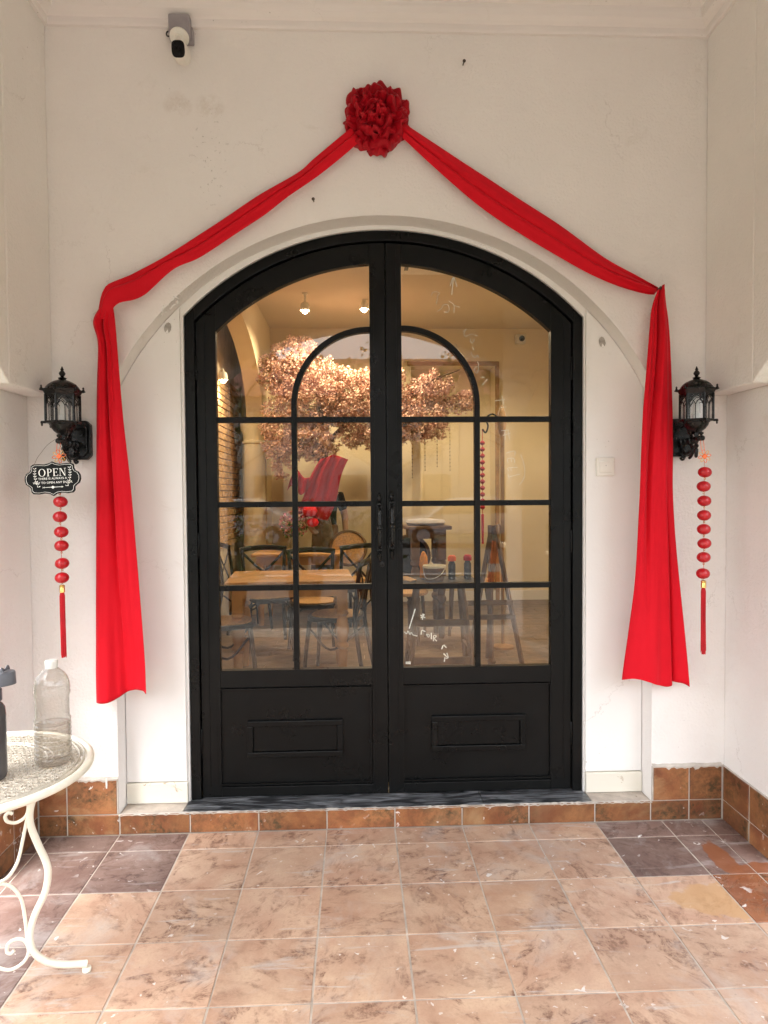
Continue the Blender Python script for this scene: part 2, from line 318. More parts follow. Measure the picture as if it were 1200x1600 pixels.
# ------------------------------------------------------------------ mesh helpers
class MB:
    def __init__(s): s.v = []; s.f = []
    def add(s, vs, fs):
        k = len(s.v); s.v += [tuple(p) for p in vs]; s.f += [tuple(i+k for i in f) for f in fs]; return s
    def box(s, x0, x1, y0, y1, z0, z1):
        return s.add([(x0,y0,z0),(x1,y0,z0),(x1,y1,z0),(x0,y1,z0),(x0,y0,z1),(x1,y0,z1),(x1,y1,z1),(x0,y1,z1)],
                     [(0,3,2,1),(4,5,6,7),(0,1,5,4),(1,2,6,5),(2,3,7,6),(3,0,4,7)])
    def tube(s, pts, r, n=8, caps=True, flat=None):
        pts = [Vector(p) for p in pts]; L = len(pts)
        rs = r if isinstance(r, (list, tuple)) else [r]*L
        T = []
        for i in range(L):
            a = pts[max(0, i-1)]; b = pts[min(L-1, i+1)]; t = (b-a); T.append(t.normalized() if t.length > 1e-9 else Vector((0,0,1)))
        up = Vector((0,0,1)) if abs(T[0].z) < .9 else Vector((1,0,0))
        nrm = (up - T[0]*up.dot(T[0])).normalized(); vs = []; fs = []
        for i in range(L):
            if i: 
                q = T[i-1].rotation_difference(T[i]); nrm = q @ nrm; nrm = (nrm - T[i]*nrm.dot(T[i])).normalized()
            bn = T[i].cross(nrm)
            for k in range(n):
                a = 2*PI*k/n; vs.append(pts[i] + nrm*math.cos(a)*rs[i] + bn*math.sin(a)*rs[i]*(flat or 1))
        for i in range(L-1):
            for k in range(n): fs.append((i*n+k, i*n+(k+1)%n, (i+1)*n+(k+1)%n, (i+1)*n+k))
        if caps: fs += [tuple(reversed(range(n))), tuple(range((L-1)*n, L*n))]
        return s.add(vs, fs)
    def lathe(s, prof, c=(0,0,0), n=16, axis='z', phase=0):
        vs = []; fs = []; c = Vector(c)
        for r, h in prof:
            for k in range(n):
                a = 2*PI*k/n + phase; x, y = r*math.cos(a), r*math.sin(a)
                vs.append(c + (Vector((x, y, h)) if axis == 'z' else Vector((x, h, y)) if axis == 'y' else Vector((h, x, y))))
        m = len(prof)
        for i in range(m-1):
            for k in range(n):
                q = (i*n+k, i*n+(k+1)%n, (i+1)*n+(k+1)%n, (i+1)*n+k); fs.append(q if axis != 'y' else q[::-1])
        e = [tuple(reversed(range(n))), tuple(range((m-1)*n, m*n))]
        fs += e if axis != 'y' else [x[::-1] for x in e]
        return s.add(vs, fs)
    def grid(s, fn, nu, nv):
        vs = [fn(i/nu, j/nv) for j in range(nv+1) for i in range(nu+1)]
        return s.add(vs, [(j*(nu+1)+i, j*(nu+1)+i+1, (j+1)*(nu+1)+i+1, (j+1)*(nu+1)+i) for j in range(nv) for i in range(nu)])
    def prism(s, poly, y0, y1):            # polygon in x,z pushed along y
        n = len(poly)
        return s.add([(x, y0, z) for x, z in poly] + [(x, y1, z) for x, z in poly],
                     [tuple(range(n)), tuple(reversed(range(n, 2*n)))] + [(i, i+n, (i+1)%n+n, (i+1)%n) for i in range(n)])
    def strip(s, xs, zt, zb, y0, y1):      # slab between two curves over x
        n = len(xs); vs = []
        for y in (y0, y1):
            for x in xs: vs += [(x, y, zb(x)), (x, y, zt(x))]
        fs = []; o = 2*n
        for i in range(n-1):
            a, b, c, d = 2*i, 2*i+1, 2*i+3, 2*i+2
            fs += [(a, d, c, b), (a+o, b+o, c+o, d+o), (b, c, c+o, b+o), (a, a+o, d+o, d)]
        fs += [(0, 1, 1+o, o), (2*n-2, 2*n-2+o, 2*n-1+o, 2*n-1)]
        return s.add(vs, fs)
    def xf(s, m, start=0):
        s.v[start:] = [tuple(m @ Vector(p)) for p in s.v[start:]]; return s
    def mesh(s, name, mat, smooth=None):
        me = bpy.data.meshes.new(name); me.from_pydata(s.v, [], s.f); me.update()
        me.materials.append(MATS[mat])
        if smooth is not None:
            me.shade_smooth(); me.set_sharp_from_angle(angle=R(smooth))
        return me
    def build(s, name, mat, parent=None, smooth=None, bevel=0, loc=None, solid=0, segs=2):
        me = s.mesh(name, mat, smooth)
        o = bpy.data.objects.new(name, me); COL.objects.link(o); o.parent = parent
        if loc: o.location = loc
        if solid: md = o.modifiers.new('thick', 'SOLIDIFY'); md.thickness = solid; md.offset = 0
        if bevel:
            md = o.modifiers.new('bevel', 'BEVEL'); md.width = bevel; md.segments = segs; md.limit_method = 'ANGLE'; md.angle_limit = R(40)
            md.harden_normals = False
        return o
def tag(o, label=None, cat=None, group=None, kind=None):
    if label: o['label'] = label
    if cat: o['category'] = cat
    if group: o['group'] = group
    if kind: o['kind'] = kind
    return o
def thing(name, label, cat, loc=(0,0,0), rz=0, group=None):
    o = bpy.data.objects.new(name, None); COL.objects.link(o); o.location = loc; o.rotation_euler = (0, 0, rz)
    o.empty_display_size = .1
    return tag(o, label, cat, group)
def inst(me, name, parent, loc=(0,0,0), rot=(0,0,0)):
    o = bpy.data.objects.new(name, me); COL.objects.link(o); o.parent = parent; o.location = loc; o.rotation_euler = rot; return o
def copy_tree(o, parent=None):
    c = o.copy(); COL.objects.link(c); c.parent = parent
    for ch in list(o.children): copy_tree(ch, c)
    return c
def lin(a, b, n): return [a+(b-a)*i/n for i in range(n+1)]
def crom(pts, n):                         # smooth curve through points, n samples per span
    pts = [Vector(p) for p in pts]; out = []
    P = [pts[0]*2-pts[1]] + pts + [pts[-1]*2-pts[-2]]
    for i in range(1, len(P)-2):
        for k in range(n):
            t = k/n; a, b, c, d = P[i-1], P[i], P[i+1], P[i+2]
            out.append(.5*((2*b)+(c-a)*t+(2*a-5*b+4*c-d)*t*t+(3*b-a-3*c+d)*t**3))
    out.append(pts[-1]); return out
def bevel_box_mesh(name, mat, sx, sy, sz, bv):   # a small chamfered slab, 44 triangles, centred in x,y, top at 0
    m = MB(); x, y = sx/2, sy/2
    vs = []
    for z, i in ((-sz, 0), (-bv, 0), (0, bv)):
        vs += [(-x+i, -y+i, z), (x-i, -y+i, z), (x-i, y-i, z), (-x+i, y-i, z)]
    fs = [(0,3,2,1), (8,9,10,11)]
    for l in (0, 4):
        for k in range(4): fs.append((l+k, l+(k+1)%4, l+4+(k+1)%4, l+4+k))
    m.add(vs, fs); return m.mesh(name, mat)

# ================================================================== SETTING
XL, XR = -1.257, 1.79            # faces of the lower piers
UL, UR = -1.150, 1.692           # faces of the upper side walls
PY = -3.9                        # porch depth
# --- ground, road, paving
def sheet(name, x0, x1, y0, y1, z, mat, div=1):
    m = MB(); m.add([(x0,y0,z),(x1,y0,z),(x1,y1,z),(x0,y1,z)], [(0,1,2,3)])
    return tag(m.build(name, mat), kind='structure')
sheet('ground', -300, 300, -300, 300, -.16, 'grass')
sheet('road', -150, 150, -19, -9.2, -.13, 'asphalt')
pv = MB().box(-6, 8, -8.6, PY-.32, -.2, -.012).build('pavement', 'paving'); tag(pv, kind='structure')
MB().box(-40, 40, -9.2, -9.02, -.2, -.02).build('kerb', 'kerb_stone', pv, bevel=.015)

# --- porch floor, tile by tile
fl = MB().box(XL-.3, XR+.3, PY-.3, .01, -.06, -.0022).build('porch_floor', 'grout'); tag(fl, kind='structure')
G = .006
xs = [XL, -1.2] + [k*.3 for k in range(-3, 6)] + [1.682, XR]
ys = [0.0, -.14] + [-.44-.3*i for i in range(12)]
meshes = {}
for j in range(len(ys)-1):
    for i in range(len(xs)-1):
        x0, x1, y1, y0 = xs[i], xs[i+1], ys[j], ys[j+1]
        cx, cy = (x0+x1)/2, (y0+y1)/2
        mat = 'beige_tile'
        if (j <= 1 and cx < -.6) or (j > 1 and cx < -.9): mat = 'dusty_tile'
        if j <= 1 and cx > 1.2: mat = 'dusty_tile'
        if j == 2 and cx > 1.5: mat = 'wet_tile'
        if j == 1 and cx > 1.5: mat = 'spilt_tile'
        if j == 2 and 1.2 < cx < 1.5: mat = 'stained_tile'
        if j == 3 and cx > 1.2: mat = 'stained_tile'
        key = (round(x1-x0, 3), round(y1-y0, 3), mat)
        if key not in meshes: meshes[key] = bevel_box_mesh('floor_tile', mat, x1-x0-G, y1-y0-G, .012, .0013)
        o = inst(meshes[key], 'floor_tile', fl, (cx+random.uniform(-.0006, .0006), cy, random.uniform(-.0006, .0006)), (random.uniform(-.0012, .0012), random.uniform(-.0012, .0012), random.uniform(-.002, .002)))

# --- front wall: plaster with an arched recess, door opening, skirting
AC, AH, AR, AZ = .2765, 1.1815, 1.321, 1.360          # recess arch: centre x, half width, radius, centre z
DC, DH, DR, DZ = .2815, .9045, 1.2495, 1.4155         # door opening
arch_o = lambda x: AZ + math.sqrt(max(0, AR*AR-(x-AC)**2))
arch_d = lambda x: DZ + math.sqrt(max(0, DR*DR-(x-DC)**2))
TOP = 3.72
fw = thing('front_wall', 'white plaster front wall with an arched recess round the black double door', 'wall')
m = MB(); Y0, Y1 = .012, .126
m.box(-2.2, AC-AH, Y0, Y1, 0, TOP); m.box(AC+AH, 3.4, Y0, Y1, 0, TOP)
m.strip(lin(AC-AH, AC+AH, 72), lambda x: TOP, arch_o, Y0, Y1)
m.build('plaster_face', 'plaster', fw)
m = MB(); y0, y1 = .128, .30
m.box(-2.2, DC-DH, y0, y1, 0, TOP); m.box(DC+DH, 3.4, y0, y1, 0, TOP)
m.strip(lin(DC-DH, DC+DH, 56), lambda x: TOP, arch_d, y0, y1)
m.box(DC-DH, DC+DH, .05, y1, 0, .06)
m.build('inner_face', 'smooth_plaster', fw)
for xa, xb in ((AC-AH+.003, -.634), (1.192, AC+AH-.003)):
    m = MB(); m.strip(lin(xa, xb, 16), lambda x: arch_o(x)-.004, lambda x: .184, .113, .1275); m.build('infill_panel', 'smooth_plaster', fw, bevel=.002)
    MB().box(xa, xb+(.004 if xa < 0 else 0), .106, .127, .0872, .1795).build('base_panel', 'veined_base', fw, bevel=.003)
# plaster crumbs at the left springing of the arch
m = MB()
rr = random.Random(3)
for k in range(20):
    x = -.66+rr.uniform(-.05, .06); z = arch_o(x)-rr.uniform(-.012, .03)
    if k > 16: x = -.636+rr.uniform(-.006, .01); z = 2.33-rr.uniform(0, .1)
    s = rr.uniform(.004, .011); a = rr.uniform(0, 3)
    st = len(m.v); m.lathe([(s*.3, -s*.5), (s, 0), (s*.4, s*.5)], (0,0,0), 6); m.xf(Matrix.Translation((x, .012, z)) @ Matrix.Rotation(a, 4, 'Y') @ Matrix.Diagonal((1, .5, .7, 1)), st)
m.build('plaster_crumbs', 'smooth_plaster', fw)
# skirting: one mesh per size, face turned to -y
def skirt(parent, x0, x1, z0, z1, place):
    key = ('s', round(x1-x0, 3), round(z1-z0, 3))
    if key not in meshes: meshes[key] = bevel_box_mesh('skirting_tile', 'terracotta_tile', x1-x0-.006, z1-z0-.004, .011, .0018)
    o = inst(meshes[key], 'skirting_tile', parent); place(o, (x0+x1)/2, (z0+z1)/2); return o
def on_front(o, c, z): o.location = (c, random.uniform(-.001, .0005), z); o.rotation_euler = (PI/2+random.uniform(-.004, .004), 0, 0)
jx = [XL+.012, -1.124, -.9, -.596, -.298, .001, .301, .6, .9, 1.198, 1.452, 1.627, XR-.012]
for a, b in zip(jx, jx[1:]): skirt(fw, a, b, 0, .09, on_front)
for a, b in ((XL+.012, -1.124), (-1.124, -.908), (1.462, 1.627), (1.627, XR-.012)): skirt(fw, a, b, .0905, .243, on_front)
MB().box(XL, XR, .004, .0115, 0, .0885).build('skirting_joint', 'mortar', fw)
MB().box(XL, -.9055, .004, .0115, .0888, .2445).build('skirting_joint', 'mortar', fw); MB().box(1.4585, XR, .004, .0115, .0888, .2445).build('skirting_joint', 'mortar', fw)
# ragged plaster edge over the skirting and a dried paint run
def ragged(parent, xa, xb, zz, y, seed, h=.010, dp=.012):
    rg = random.Random(seed); pts = []
    n = int((xb-xa)/.012); top = [(xa+(xb-xa)*i/n, zz+h+rg.uniform(-.001, .003)) for i in range(n+1)]
    bot = [(xa+(xb-xa)*i/n, zz-.002-rg.random()**4*dp) for i in range(n+1)]
    for (x, zt), (_, zb) in zip(top, bot): pass
    mm = MB(); vs = []
    for (x, zt), (_, zb) in zip(top, bot): vs += [(x, y, zb), (x, y-.0015, (zt+zb)/2), (x, y+.012, zt)]
    mm.add(vs, [(3*i+k, 3*i+3+k, 3*i+4+k, 3*i+1+k) for i in range(n) for k in (0, 1)])
    return mm.build('plaster_edge', 'mortar', parent, smooth=60)
ragged(fw, XL+.012, -.9055, .243, -.001, 1); ragged(fw, 1.4585, XR-.012, .243, -.001, 2)
ragged(fw, -.905, 1.458, .0865, -.0003, 4, .002, .005)
m = MB(); m.tube([(-.952, -.002, .252), (-.951, -.003, .225), (-.9515, -.0025, .208)], [.0035, .0045, .003], 8); m.build('paint_run', 'sign_white', fw, smooth=60)
# marble sill, two slabs, falling outwards
for xa, xb, nm, mt in ((-.63, .70, 'door_sill', 'black_marble'), (.702, 1.19, 'door_sill', 'black_marble'), (-.902, -.632, 'sill_end', 'grout'), (1.192, 1.456, 'sill_end', 'grout')):
    m = MB(); m.add([(xa,.003,.0885),(xb,.003,.0885),(xb,.205,.083),(xa,.205,.083),(xa,.003,.078),(xb,.003,.078),(xb,.205,.062),(xa,.205,.062)],
                    [(0,1,2,3),(4,7,6,5),(0,4,5,1),(1,5,6,2),(2,6,7,3),(3,7,4,0)]); m.build(nm, mt, fw, bevel=.002)

# --- side walls: piers, overhanging upper wall with a shallow arch, skirting
SA, SB = -.36, -3.46             # the side arches spring here
SPR, RISE = 1.903, .52
c_ = (SA+SB)/2; hs_ = (SA-SB)/2; r_ = (hs_**2+RISE**2)/(2*RISE)
arch_s = lambda y: SPR + math.sqrt(r_*r_-(y-c_)**2) - (r_-RISE)
def side_wall(sgn, low, up, label):
    t = thing('side_wall', label, 'wall')
    far = up + sgn*.34
    m = MB()
    rz = Matrix(((0, -1, 0, 0), (1, 0, 0, 0), (0, 0, 1, 0), (0, 0, 0, 1)))   # x' = -y : strip's x runs along world y
    m.strip(lin(SB, SA, 48), lambda x: TOP, arch_s, -max(up, far), -min(up, far)); m.xf(rz)
    a, b = min(up, far), max(up, far)
    m.box(a, b, SA, .011, SPR, TOP); m.box(a, b, PY, SB, SPR, TOP)
    m.build('upper_wall', 'plaster', t, bevel=.006)
    a, b = min(low, far), max(low, far)
    MB().box(a, b, SA-.01, .011, 0, SPR+.001).build('pier', 'plaster', t, bevel=.006)
    MB().box(a, b, PY, SB, 0, SPR+.001).build('pier', 'plaster', t, bevel=.006)
    def place(o, c, z): o.location = (low-sgn*.012, c, z); o.rotation_euler = (PI/2, 0, -sgn*PI/2)
    for z0, z1 in ((0, .09), (.0905, .243)):
        skirt(t, -.208, -.004, z0, z1, place); skirt(t, SA-.006, -.212, z0, z1, place)
    MB().box(min(low-sgn*.008, low), max(low-sgn*.008, low), SA-.006, -.001, 0, .2445).build('skirting_joint', 'mortar', t)
    return t
side_wall(-1, XL, UL, 'white plaster porch wall at the left, overhanging above its tiled pier')
side_wall(1, XR, UR, 'white plaster porch wall at the right, overhanging above its tiled pier')
# --- porch ceiling with cornice
pc = MB().box(UL-.3, UR+.3, PY-.3, .3, TOP, TOP+.12).build('porch_ceiling', 'cornice_plaster'); tag(pc, kind='structure')
prof = [(0, 3.452), (.016, 3.452), (.020, 3.462), (.020, 3.484), (.034, 3.492), (.052, 3.506), (.058, 3.53), (.058, 3.548), (.088, 3.560), (.125, 3.60), (.150, 3.655), (.155, 3.672), (.155, 3.69), (.185, 3.70), (.185, TOP-.001), (0, TOP-.001)]
def cornice(a, b, fn):
    m = MB(); n = len(prof); vs = [fn(t, d, z) for t in (a, b) for d, z in prof]
    m.add(vs, [(i, (i+1)%n, (i+1)%n+n, i+n) for i in range(n)] + [tuple(reversed(range(n))), tuple(range(n, 2*n))]); m.build('cornice', 'cornice_plaster', pc)
cornice(UL, UR, lambda t, d, z: (t, .012-d, z))
cornice(PY, .0, lambda t, d, z: (UL+d-.001, t, z+.0006)); cornice(.0, PY, lambda t, d, z: (UR-d+.001, t, z+.0006))
# --- street side of the porch: wall with a wide shallow arch (behind the photographer)
sw = thing('street_wall', 'plaster wall with a wide arch open to the street', 'wall')
m = MB(); hw = 1.52; sr = (hw**2+.55**2)/1.1; sz = 2.65
m.box(UL-.34, .27-hw, PY-.3, PY-.002, 0, TOP); m.box(.27+hw, UR+.34, PY-.3, PY-.002, 0, TOP)
m.strip(lin(.27-hw, .27+hw, 32), lambda x: TOP, lambda x: sz+math.sqrt(max(0, sr*sr-(x-.27)**2))-(sr-.55), PY-.3, PY)
m.build('plaster_face', 'plaster', sw)

# --- room behind the door
IZ = .10
fi = MB().box(-1.7, 3.1, .30, 5.7, -.05, IZ-.006).build('room_floor', 'brick_joint'); tag(fi, kind='structure')
pm = bevel_box_mesh('floor_plank', 'plank_wood', 1.196, .146, .012, .002)
j = 0
for j in range(36):
    y = .38+j*.15
    for i in range(5):
        inst(pm, 'floor_plank', fi, (-1.55+(j%3)*.4+i*1.2-.45, y, IZ+random.uniform(-.0008, .0008)))
CZ = 3.5
rc = MB().box(-2.0, 3.3, .2, 6.2, CZ, CZ+.1).build('room_ceiling', 'inner_ceiling'); tag(rc, kind='structure')
fwl = thing('far_wall', 'cream far wall of the room with a square recess', 'wall')
m = MB(); ax0, ax1, az = .84, 1.89, 3.04
m.box(-2.0, ax0, 5.65, 5.95, 0, CZ); m.box(ax1, 3.3, 5.65, 5.95, 0, CZ); m.box(ax0, ax1, 5.65, 5.95, az, CZ); m.build('wall_face', 'cream_wall', fwl)
MB().box(ax0-.1, ax1+.1, 5.952, 6.0, 0, az+.1).build('recess_back', 'cream_wall', fwl)
for x in (1.02, 1.25, 1.48, 1.71): MB().box(x-.006, x+.006, 5.944, 5.951, .1, az).build('recess_batten', 'cream_wall', fwl)
m = MB(); m.box(ax0-.05, ax1+.05, 5.62, 5.648, az, az+.05); m.box(ax1, ax1+.05, 5.62, 5.648, .1, az-.001); m.build('recess_frame', 'oak', fwl, bevel=.004)
MB().box(-2, 3.3, 5.63, 5.648, .1, .22).build('skirting_board', 'smooth_plaster', fwl)
m = MB().box(3.05, 3.3, .3, 5.64, 0, CZ); tag(m.build('room_side_wall', 'cream_wall'), 'cream side wall of the room beyond the right door leaf', 'wall')
# arcade on the left with its round column
ar = thing('arcade', 'cream arched partition with a round column inside the left door leaf', 'wall')
m = MB(); AX0, AX1 = -1.08, -.90; ya, yb = 4.86, 1.6
ac, ah = (ya+yb)/2, (ya-yb)/2
arch_i = lambda y: 2.27 + .86*math.sqrt(max(0, 1-((y-ac)/ah)**2))
m.strip([ac-ah*math.cos(PI*i/48) for i in range(49)], lambda x: CZ-.002, arch_i, -AX1, -AX0); m.xf(Matrix(((0,-1,0,0),(1,0,0,0),(0,0,1,0),(0,0,0,1))))
m.box(AX0, AX1, ya, 5.648, 2.27, CZ-.002); m.box(AX0, AX1, .301, yb, IZ, CZ-.002); m.box(AX0, AX1, 5.15, 5.648, IZ, 2.27)
m.build('arch_wall', 'cream_wall', ar)
MB().lathe([(.15, IZ), (.15, .22), (.135, .24), (.128, .28), (.125, 1.2), (.118, 2.0), (.118, 2.03), (.135, 2.04), (.135, 2.06), (.12, 2.075), (.12, 2.13), (.15, 2.2), (.155, 2.268)], (-1.02, 5.0, 0), 28).build('column', 'cream_wall', ar, smooth=40)
# brick wall of the aisle
bw = thing('brick_wall', 'rustic brown brick wall seen at the left edge of the door glass', 'wall')
MB().box(-1.55, -1.262, .301, 5.648, IZ-.05, CZ-.002).build('mortar_bed', 'brick_joint', bw)
bm_ = bevel_box_mesh('brick', 'brick_red', .205, .057, .03, .005)
for r in range(27):
    for i in range(10):
        y = 3.32+i*.215+(r%2)*.107
        if y > 5.55: continue
        inst(bm_, 'brick', bw, (-1.246+random.uniform(-.005, .004), y, .93+r*.067), (PI/2+random.uniform(-.02, .02), random.uniform(-.02, .02), PI/2))

# ================================================================== DOOR
dd = thing('double_door', 'arched black steel and glass double door closed in the white recess', 'door', (DC, .14, .06))
DO = Vector((DC, .14, .06))
def dmesh(m): return m.xf(Matrix.Translation(-DO))
Rf, Rl, Rg = 1.2465, 1.198, 1.107
arc = lambda r: (lambda x: DZ+math.sqrt(max(0, r*r-(x-DC)**2)))
fh = .9015
m = MB(); yf0, yf1 = .138, .225
m.strip(lin(DC-fh, DC-fh+.043, 5), arc(Rf), lambda x: .0855, yf0, yf1); m.strip(lin(DC+fh-.043, DC+fh, 5), arc(Rf), lambda x: .0855, yf0, yf1)
m.strip(lin(DC-fh+.043, DC+fh-.043, 64), arc(Rf), arc(Rf-.044), yf0, yf1)
dmesh(m).build('door_frame', 'door_metal', dd, bevel=.003)
m = MB(); m.strip(lin(DC-fh+.043, DC+fh-.043, 64), arc(Rf-.044), arc(Rf-.066), .205, .222); 
m.box(DC-fh+.043, DC-fh+.066, .205, .222, .1, 2.24); m.box(DC+fh-.066, DC+fh-.043, .205, .222, .1, 2.24); dmesh(m).build('door_stop', 'door_metal', dd)
for sx in (-1, 1):
    for z in (.35, 1.25, 2.05):
        x = DC+sx*.857; m = MB().lathe([(.004, -.055), (.0065, -.05), (.0065, .05), (.004, .055)], (x, .155, z), 10); dmesh(m).build('hinge', 'door_metal', dd, smooth=40)
yl0, yl1 = .156, .196
ZB = .088
def leaf(x0, x1, g0, g1, vx, arc_c, arc_r, zs, plate, kick, hinge_left, label_glass):
    lf = bpy.data.objects.new('door_leaf', None); COL.objects.link(lf); lf.parent = dd
    B = lambda m, n, mat='door_metal', **k: dmesh(m).build(n, mat, lf, **k)
    s0, s1 = (x0, g0), (g1, x1)
    m = MB()
    m.strip(lin(x0, g0, 8), arc(Rl), lambda x: ZB, yl0, yl1); m.strip(lin(g1, x1, 8), arc(Rl), lambda x: ZB, yl0, yl1)
    m.strip(lin(g0, g1, 40), arc(Rl), arc(Rg), yl0, yl1)
    m.box(g0, g1, yl0, yl1, .594, .672); m.box(g0, g1, yl0, yl1, ZB, .132)
    B(m, 'leaf_frame', bevel=.002)
    # raised bead round the stiles
    bw_ = .004
    for xa, s in ((x0+.034, 1), (g1+.018, 1)) if hinge_left else ((g0-.024, 1), (x1-.036, 1)):
        m = MB().box(xa, xa+bw_, yl0-.003, yl0+.002, .14, min(arc(Rl)(xa), arc(Rl)(xa+bw_))-.03); B(m, 'bead')
    # glazing bars
    hb = .0125; yb0, yb1 = .160, .192
    z1, z2, z3 = zs
    for z in zs:
        for a, b in ((g0, vx-hb), (vx+hb, g1)): B(MB().box(a, b, yb0, yb1, z-hb, z+hb), 'glazing_bar', bevel=.0015)
    B(MB().box(vx-hb, vx+hb, yb0-.002, yb1+.002, .672, arc_c[1]), 'glazing_bar', bevel=.0015)
    sg = -1 if vx < arc_c[0] else 1
    pts = [(arc_c[0]+sg*math.sin(PI/2*i/24), i) for i in range(25)]
    m = MB(); ro, ri = arc_r+hb, arc_r-hb; vs = []
    for i in range(29):
        a = PI/2*i/28; cx = arc_c[0]+ (0); 
        for r in (ri, ro):
            for y in (yb0-.002, yb1+.002): vs.append((arc_c[0]+sg*r*math.cos(a), y, arc_c[1]+r*math.sin(a)))
    fs = []
    for i in range(28):
        a = 4*i; b = a+4
        q = [(a, b, b+1, a+1), (a+2, a+3, b+3, b+2), (a, a+2, b+2, b), (a+1, b+1, b+3, a+3)]
        fs += q if sg > 0 else [x[::-1] for x in q]
    q = [(0, 1, 3, 2), (112, 114, 115, 113)]; fs += q if sg > 0 else [x[::-1] for x in q]
    m.add(vs, fs); B(m, 'arched_bar', bevel=.0015)
    # panes
    yp0, yp1 = .1735, .1785
    def pane(a, b, c, d): B(MB().box(a, b, yp0, yp1, c, d), 'pane', 'pane_glass')
    for a, b in ((g0, vx-hb), (vx+hb, g1)):
        pane(a, b, z1+hb, z2-hb); pane(a, b, z2+hb, z3-hb); pane(a, b, .672, z1-hb)
    lo = lambda x: arc_c[1]+math.sqrt(max(0, (arc_r)**2-(x-arc_c[0])**2)) if abs(x-arc_c[0]) < arc_r else z3+hb
    xs_in = lin(min(vx+sg*-.0, arc_c[0]), max(vx, arc_c[0]), 30)
    B(MB().strip(xs_in, lo, lambda x: z3+hb, yp0, yp1), 'pane', 'pane_glass')
    xs_out = sorted(set(lin(g0, g1, 40) + xs_in)); xs_out = [x for x in xs_out if g0 <= x <= g1]
    B(MB().strip(xs_out, arc(Rg), lo, yp0, yp1), 'pane', 'pane_glass')
    # kick panel, sunk, with a raised letter plate
    ka, kb, kc, kd = kick
    m = MB().box(g0, g1, .170, .186, .132, .594); kp = B(m, 'kick_panel')
    m = MB(); t = .006
    for a, b, c, d in ((ka, kb, kd-t, kd), (ka, kb, kc, kc+t), (ka, ka+t, kc+t, kd-t), (kb-t, kb, kc+t, kd-t)): m.box(a, b, .1545, .1705, c, d)
    B(m, 'panel_bead')
    pa, pb, pz0, pz1 = plate; t = .026
    m = MB(); 
    for a, b, c, d in ((pa, pb, pz1-t, pz1), (pa, pb, pz0, pz0+t), (pa, pa+t, pz0+t, pz1-t), (pb-t, pb, pz0+t, pz1-t)): m.box(a, b, .152, .1702, c, d)
    pl = B(m, 'letter_plate', bevel=.003); B(MB().box(pa+t+.001, pb-t-.001, .163, .1702, pz0+t+.001, pz1-t-.001), 'letter_flap', bevel=.002)
    return lf
L = leaf(DC-.855, DC-.0018, -.486, .209, -.138, (.209, 1.878), .347, (1.05, 1.432, 1.817), (-.367, .071, .266, .436), (-.506, .205, .14, .588), True, '')
Rr = leaf(DC+.0018, DC+.855, .354, 1.042, .701, (.354, 1.884), .347, (1.048, 1.431, 1.817), (.484, .924, .277, .443), (.352, 1.045, .142, .59), False, '')
m = MB().box(DC-.016, DC+.016, yl1+.001, yl1+.008, .12, 2.60); dmesh(m).build('cover_strip', 'door_metal', Rr, bevel=.002)
# handles
def handle(x, z, lf):
    m = MB(); z0, z1 = z-.105, z+.105
    m.box(x-.013, x+.013, .146, .156, z0, z1)
    m.lathe([(.004, z0-.052), (.009, z0-.038), (.012, z0-.024), (.006, z0-.012), (.013, z0-.004), (.013, z0+.004), (.005, z0+.012)], (x, .151, 0), 10)
    m.lathe([(.005, z1-.012), (.013, z1-.004), (.013, z1+.004), (.006, z1+.012), (.012, z1+.024), (.009, z1+.038), (.003, z1+.052)], (x, .151, 0), 10)
    bp = dmesh(m).build('handle_plate', 'iron', lf, smooth=35)
    m = MB()
    pts = [(x, .15, z-.088), (x, .118, z-.086), (x, .108, z-.07), (x, .104, z-.03), (x, .102, z), (x, .104, z+.03), (x, .108, z+.07), (x, .118, z+.086), (x, .15, z+.088)]
    cp = crom(pts, 5); m.tube(cp, [.0055+.0035*math.sin(PI*i/(len(cp)-1)) for i in range(len(cp))], 10)
    m.lathe([(.008, -.012), (.0125, -.006), (.0105, 0), (.0125, .006), (.008, .012)], (x, .102, z), 12)
    dmesh(m).build('handle', 'iron', lf, smooth=50)
handle(.247, 1.325, L); handle(.304, 1.332, Rr)
m = MB().lathe([(.011, 0), (.0135, -.004), (.012, -.010), (.006, -.011)], (.258, .156, 1.155), 16, 'y'); m.box(.2565, .2595, .1435, .146, 1.148, 1.162); dmesh(m).build('lock_cylinder', 'iron', L, smooth=40)
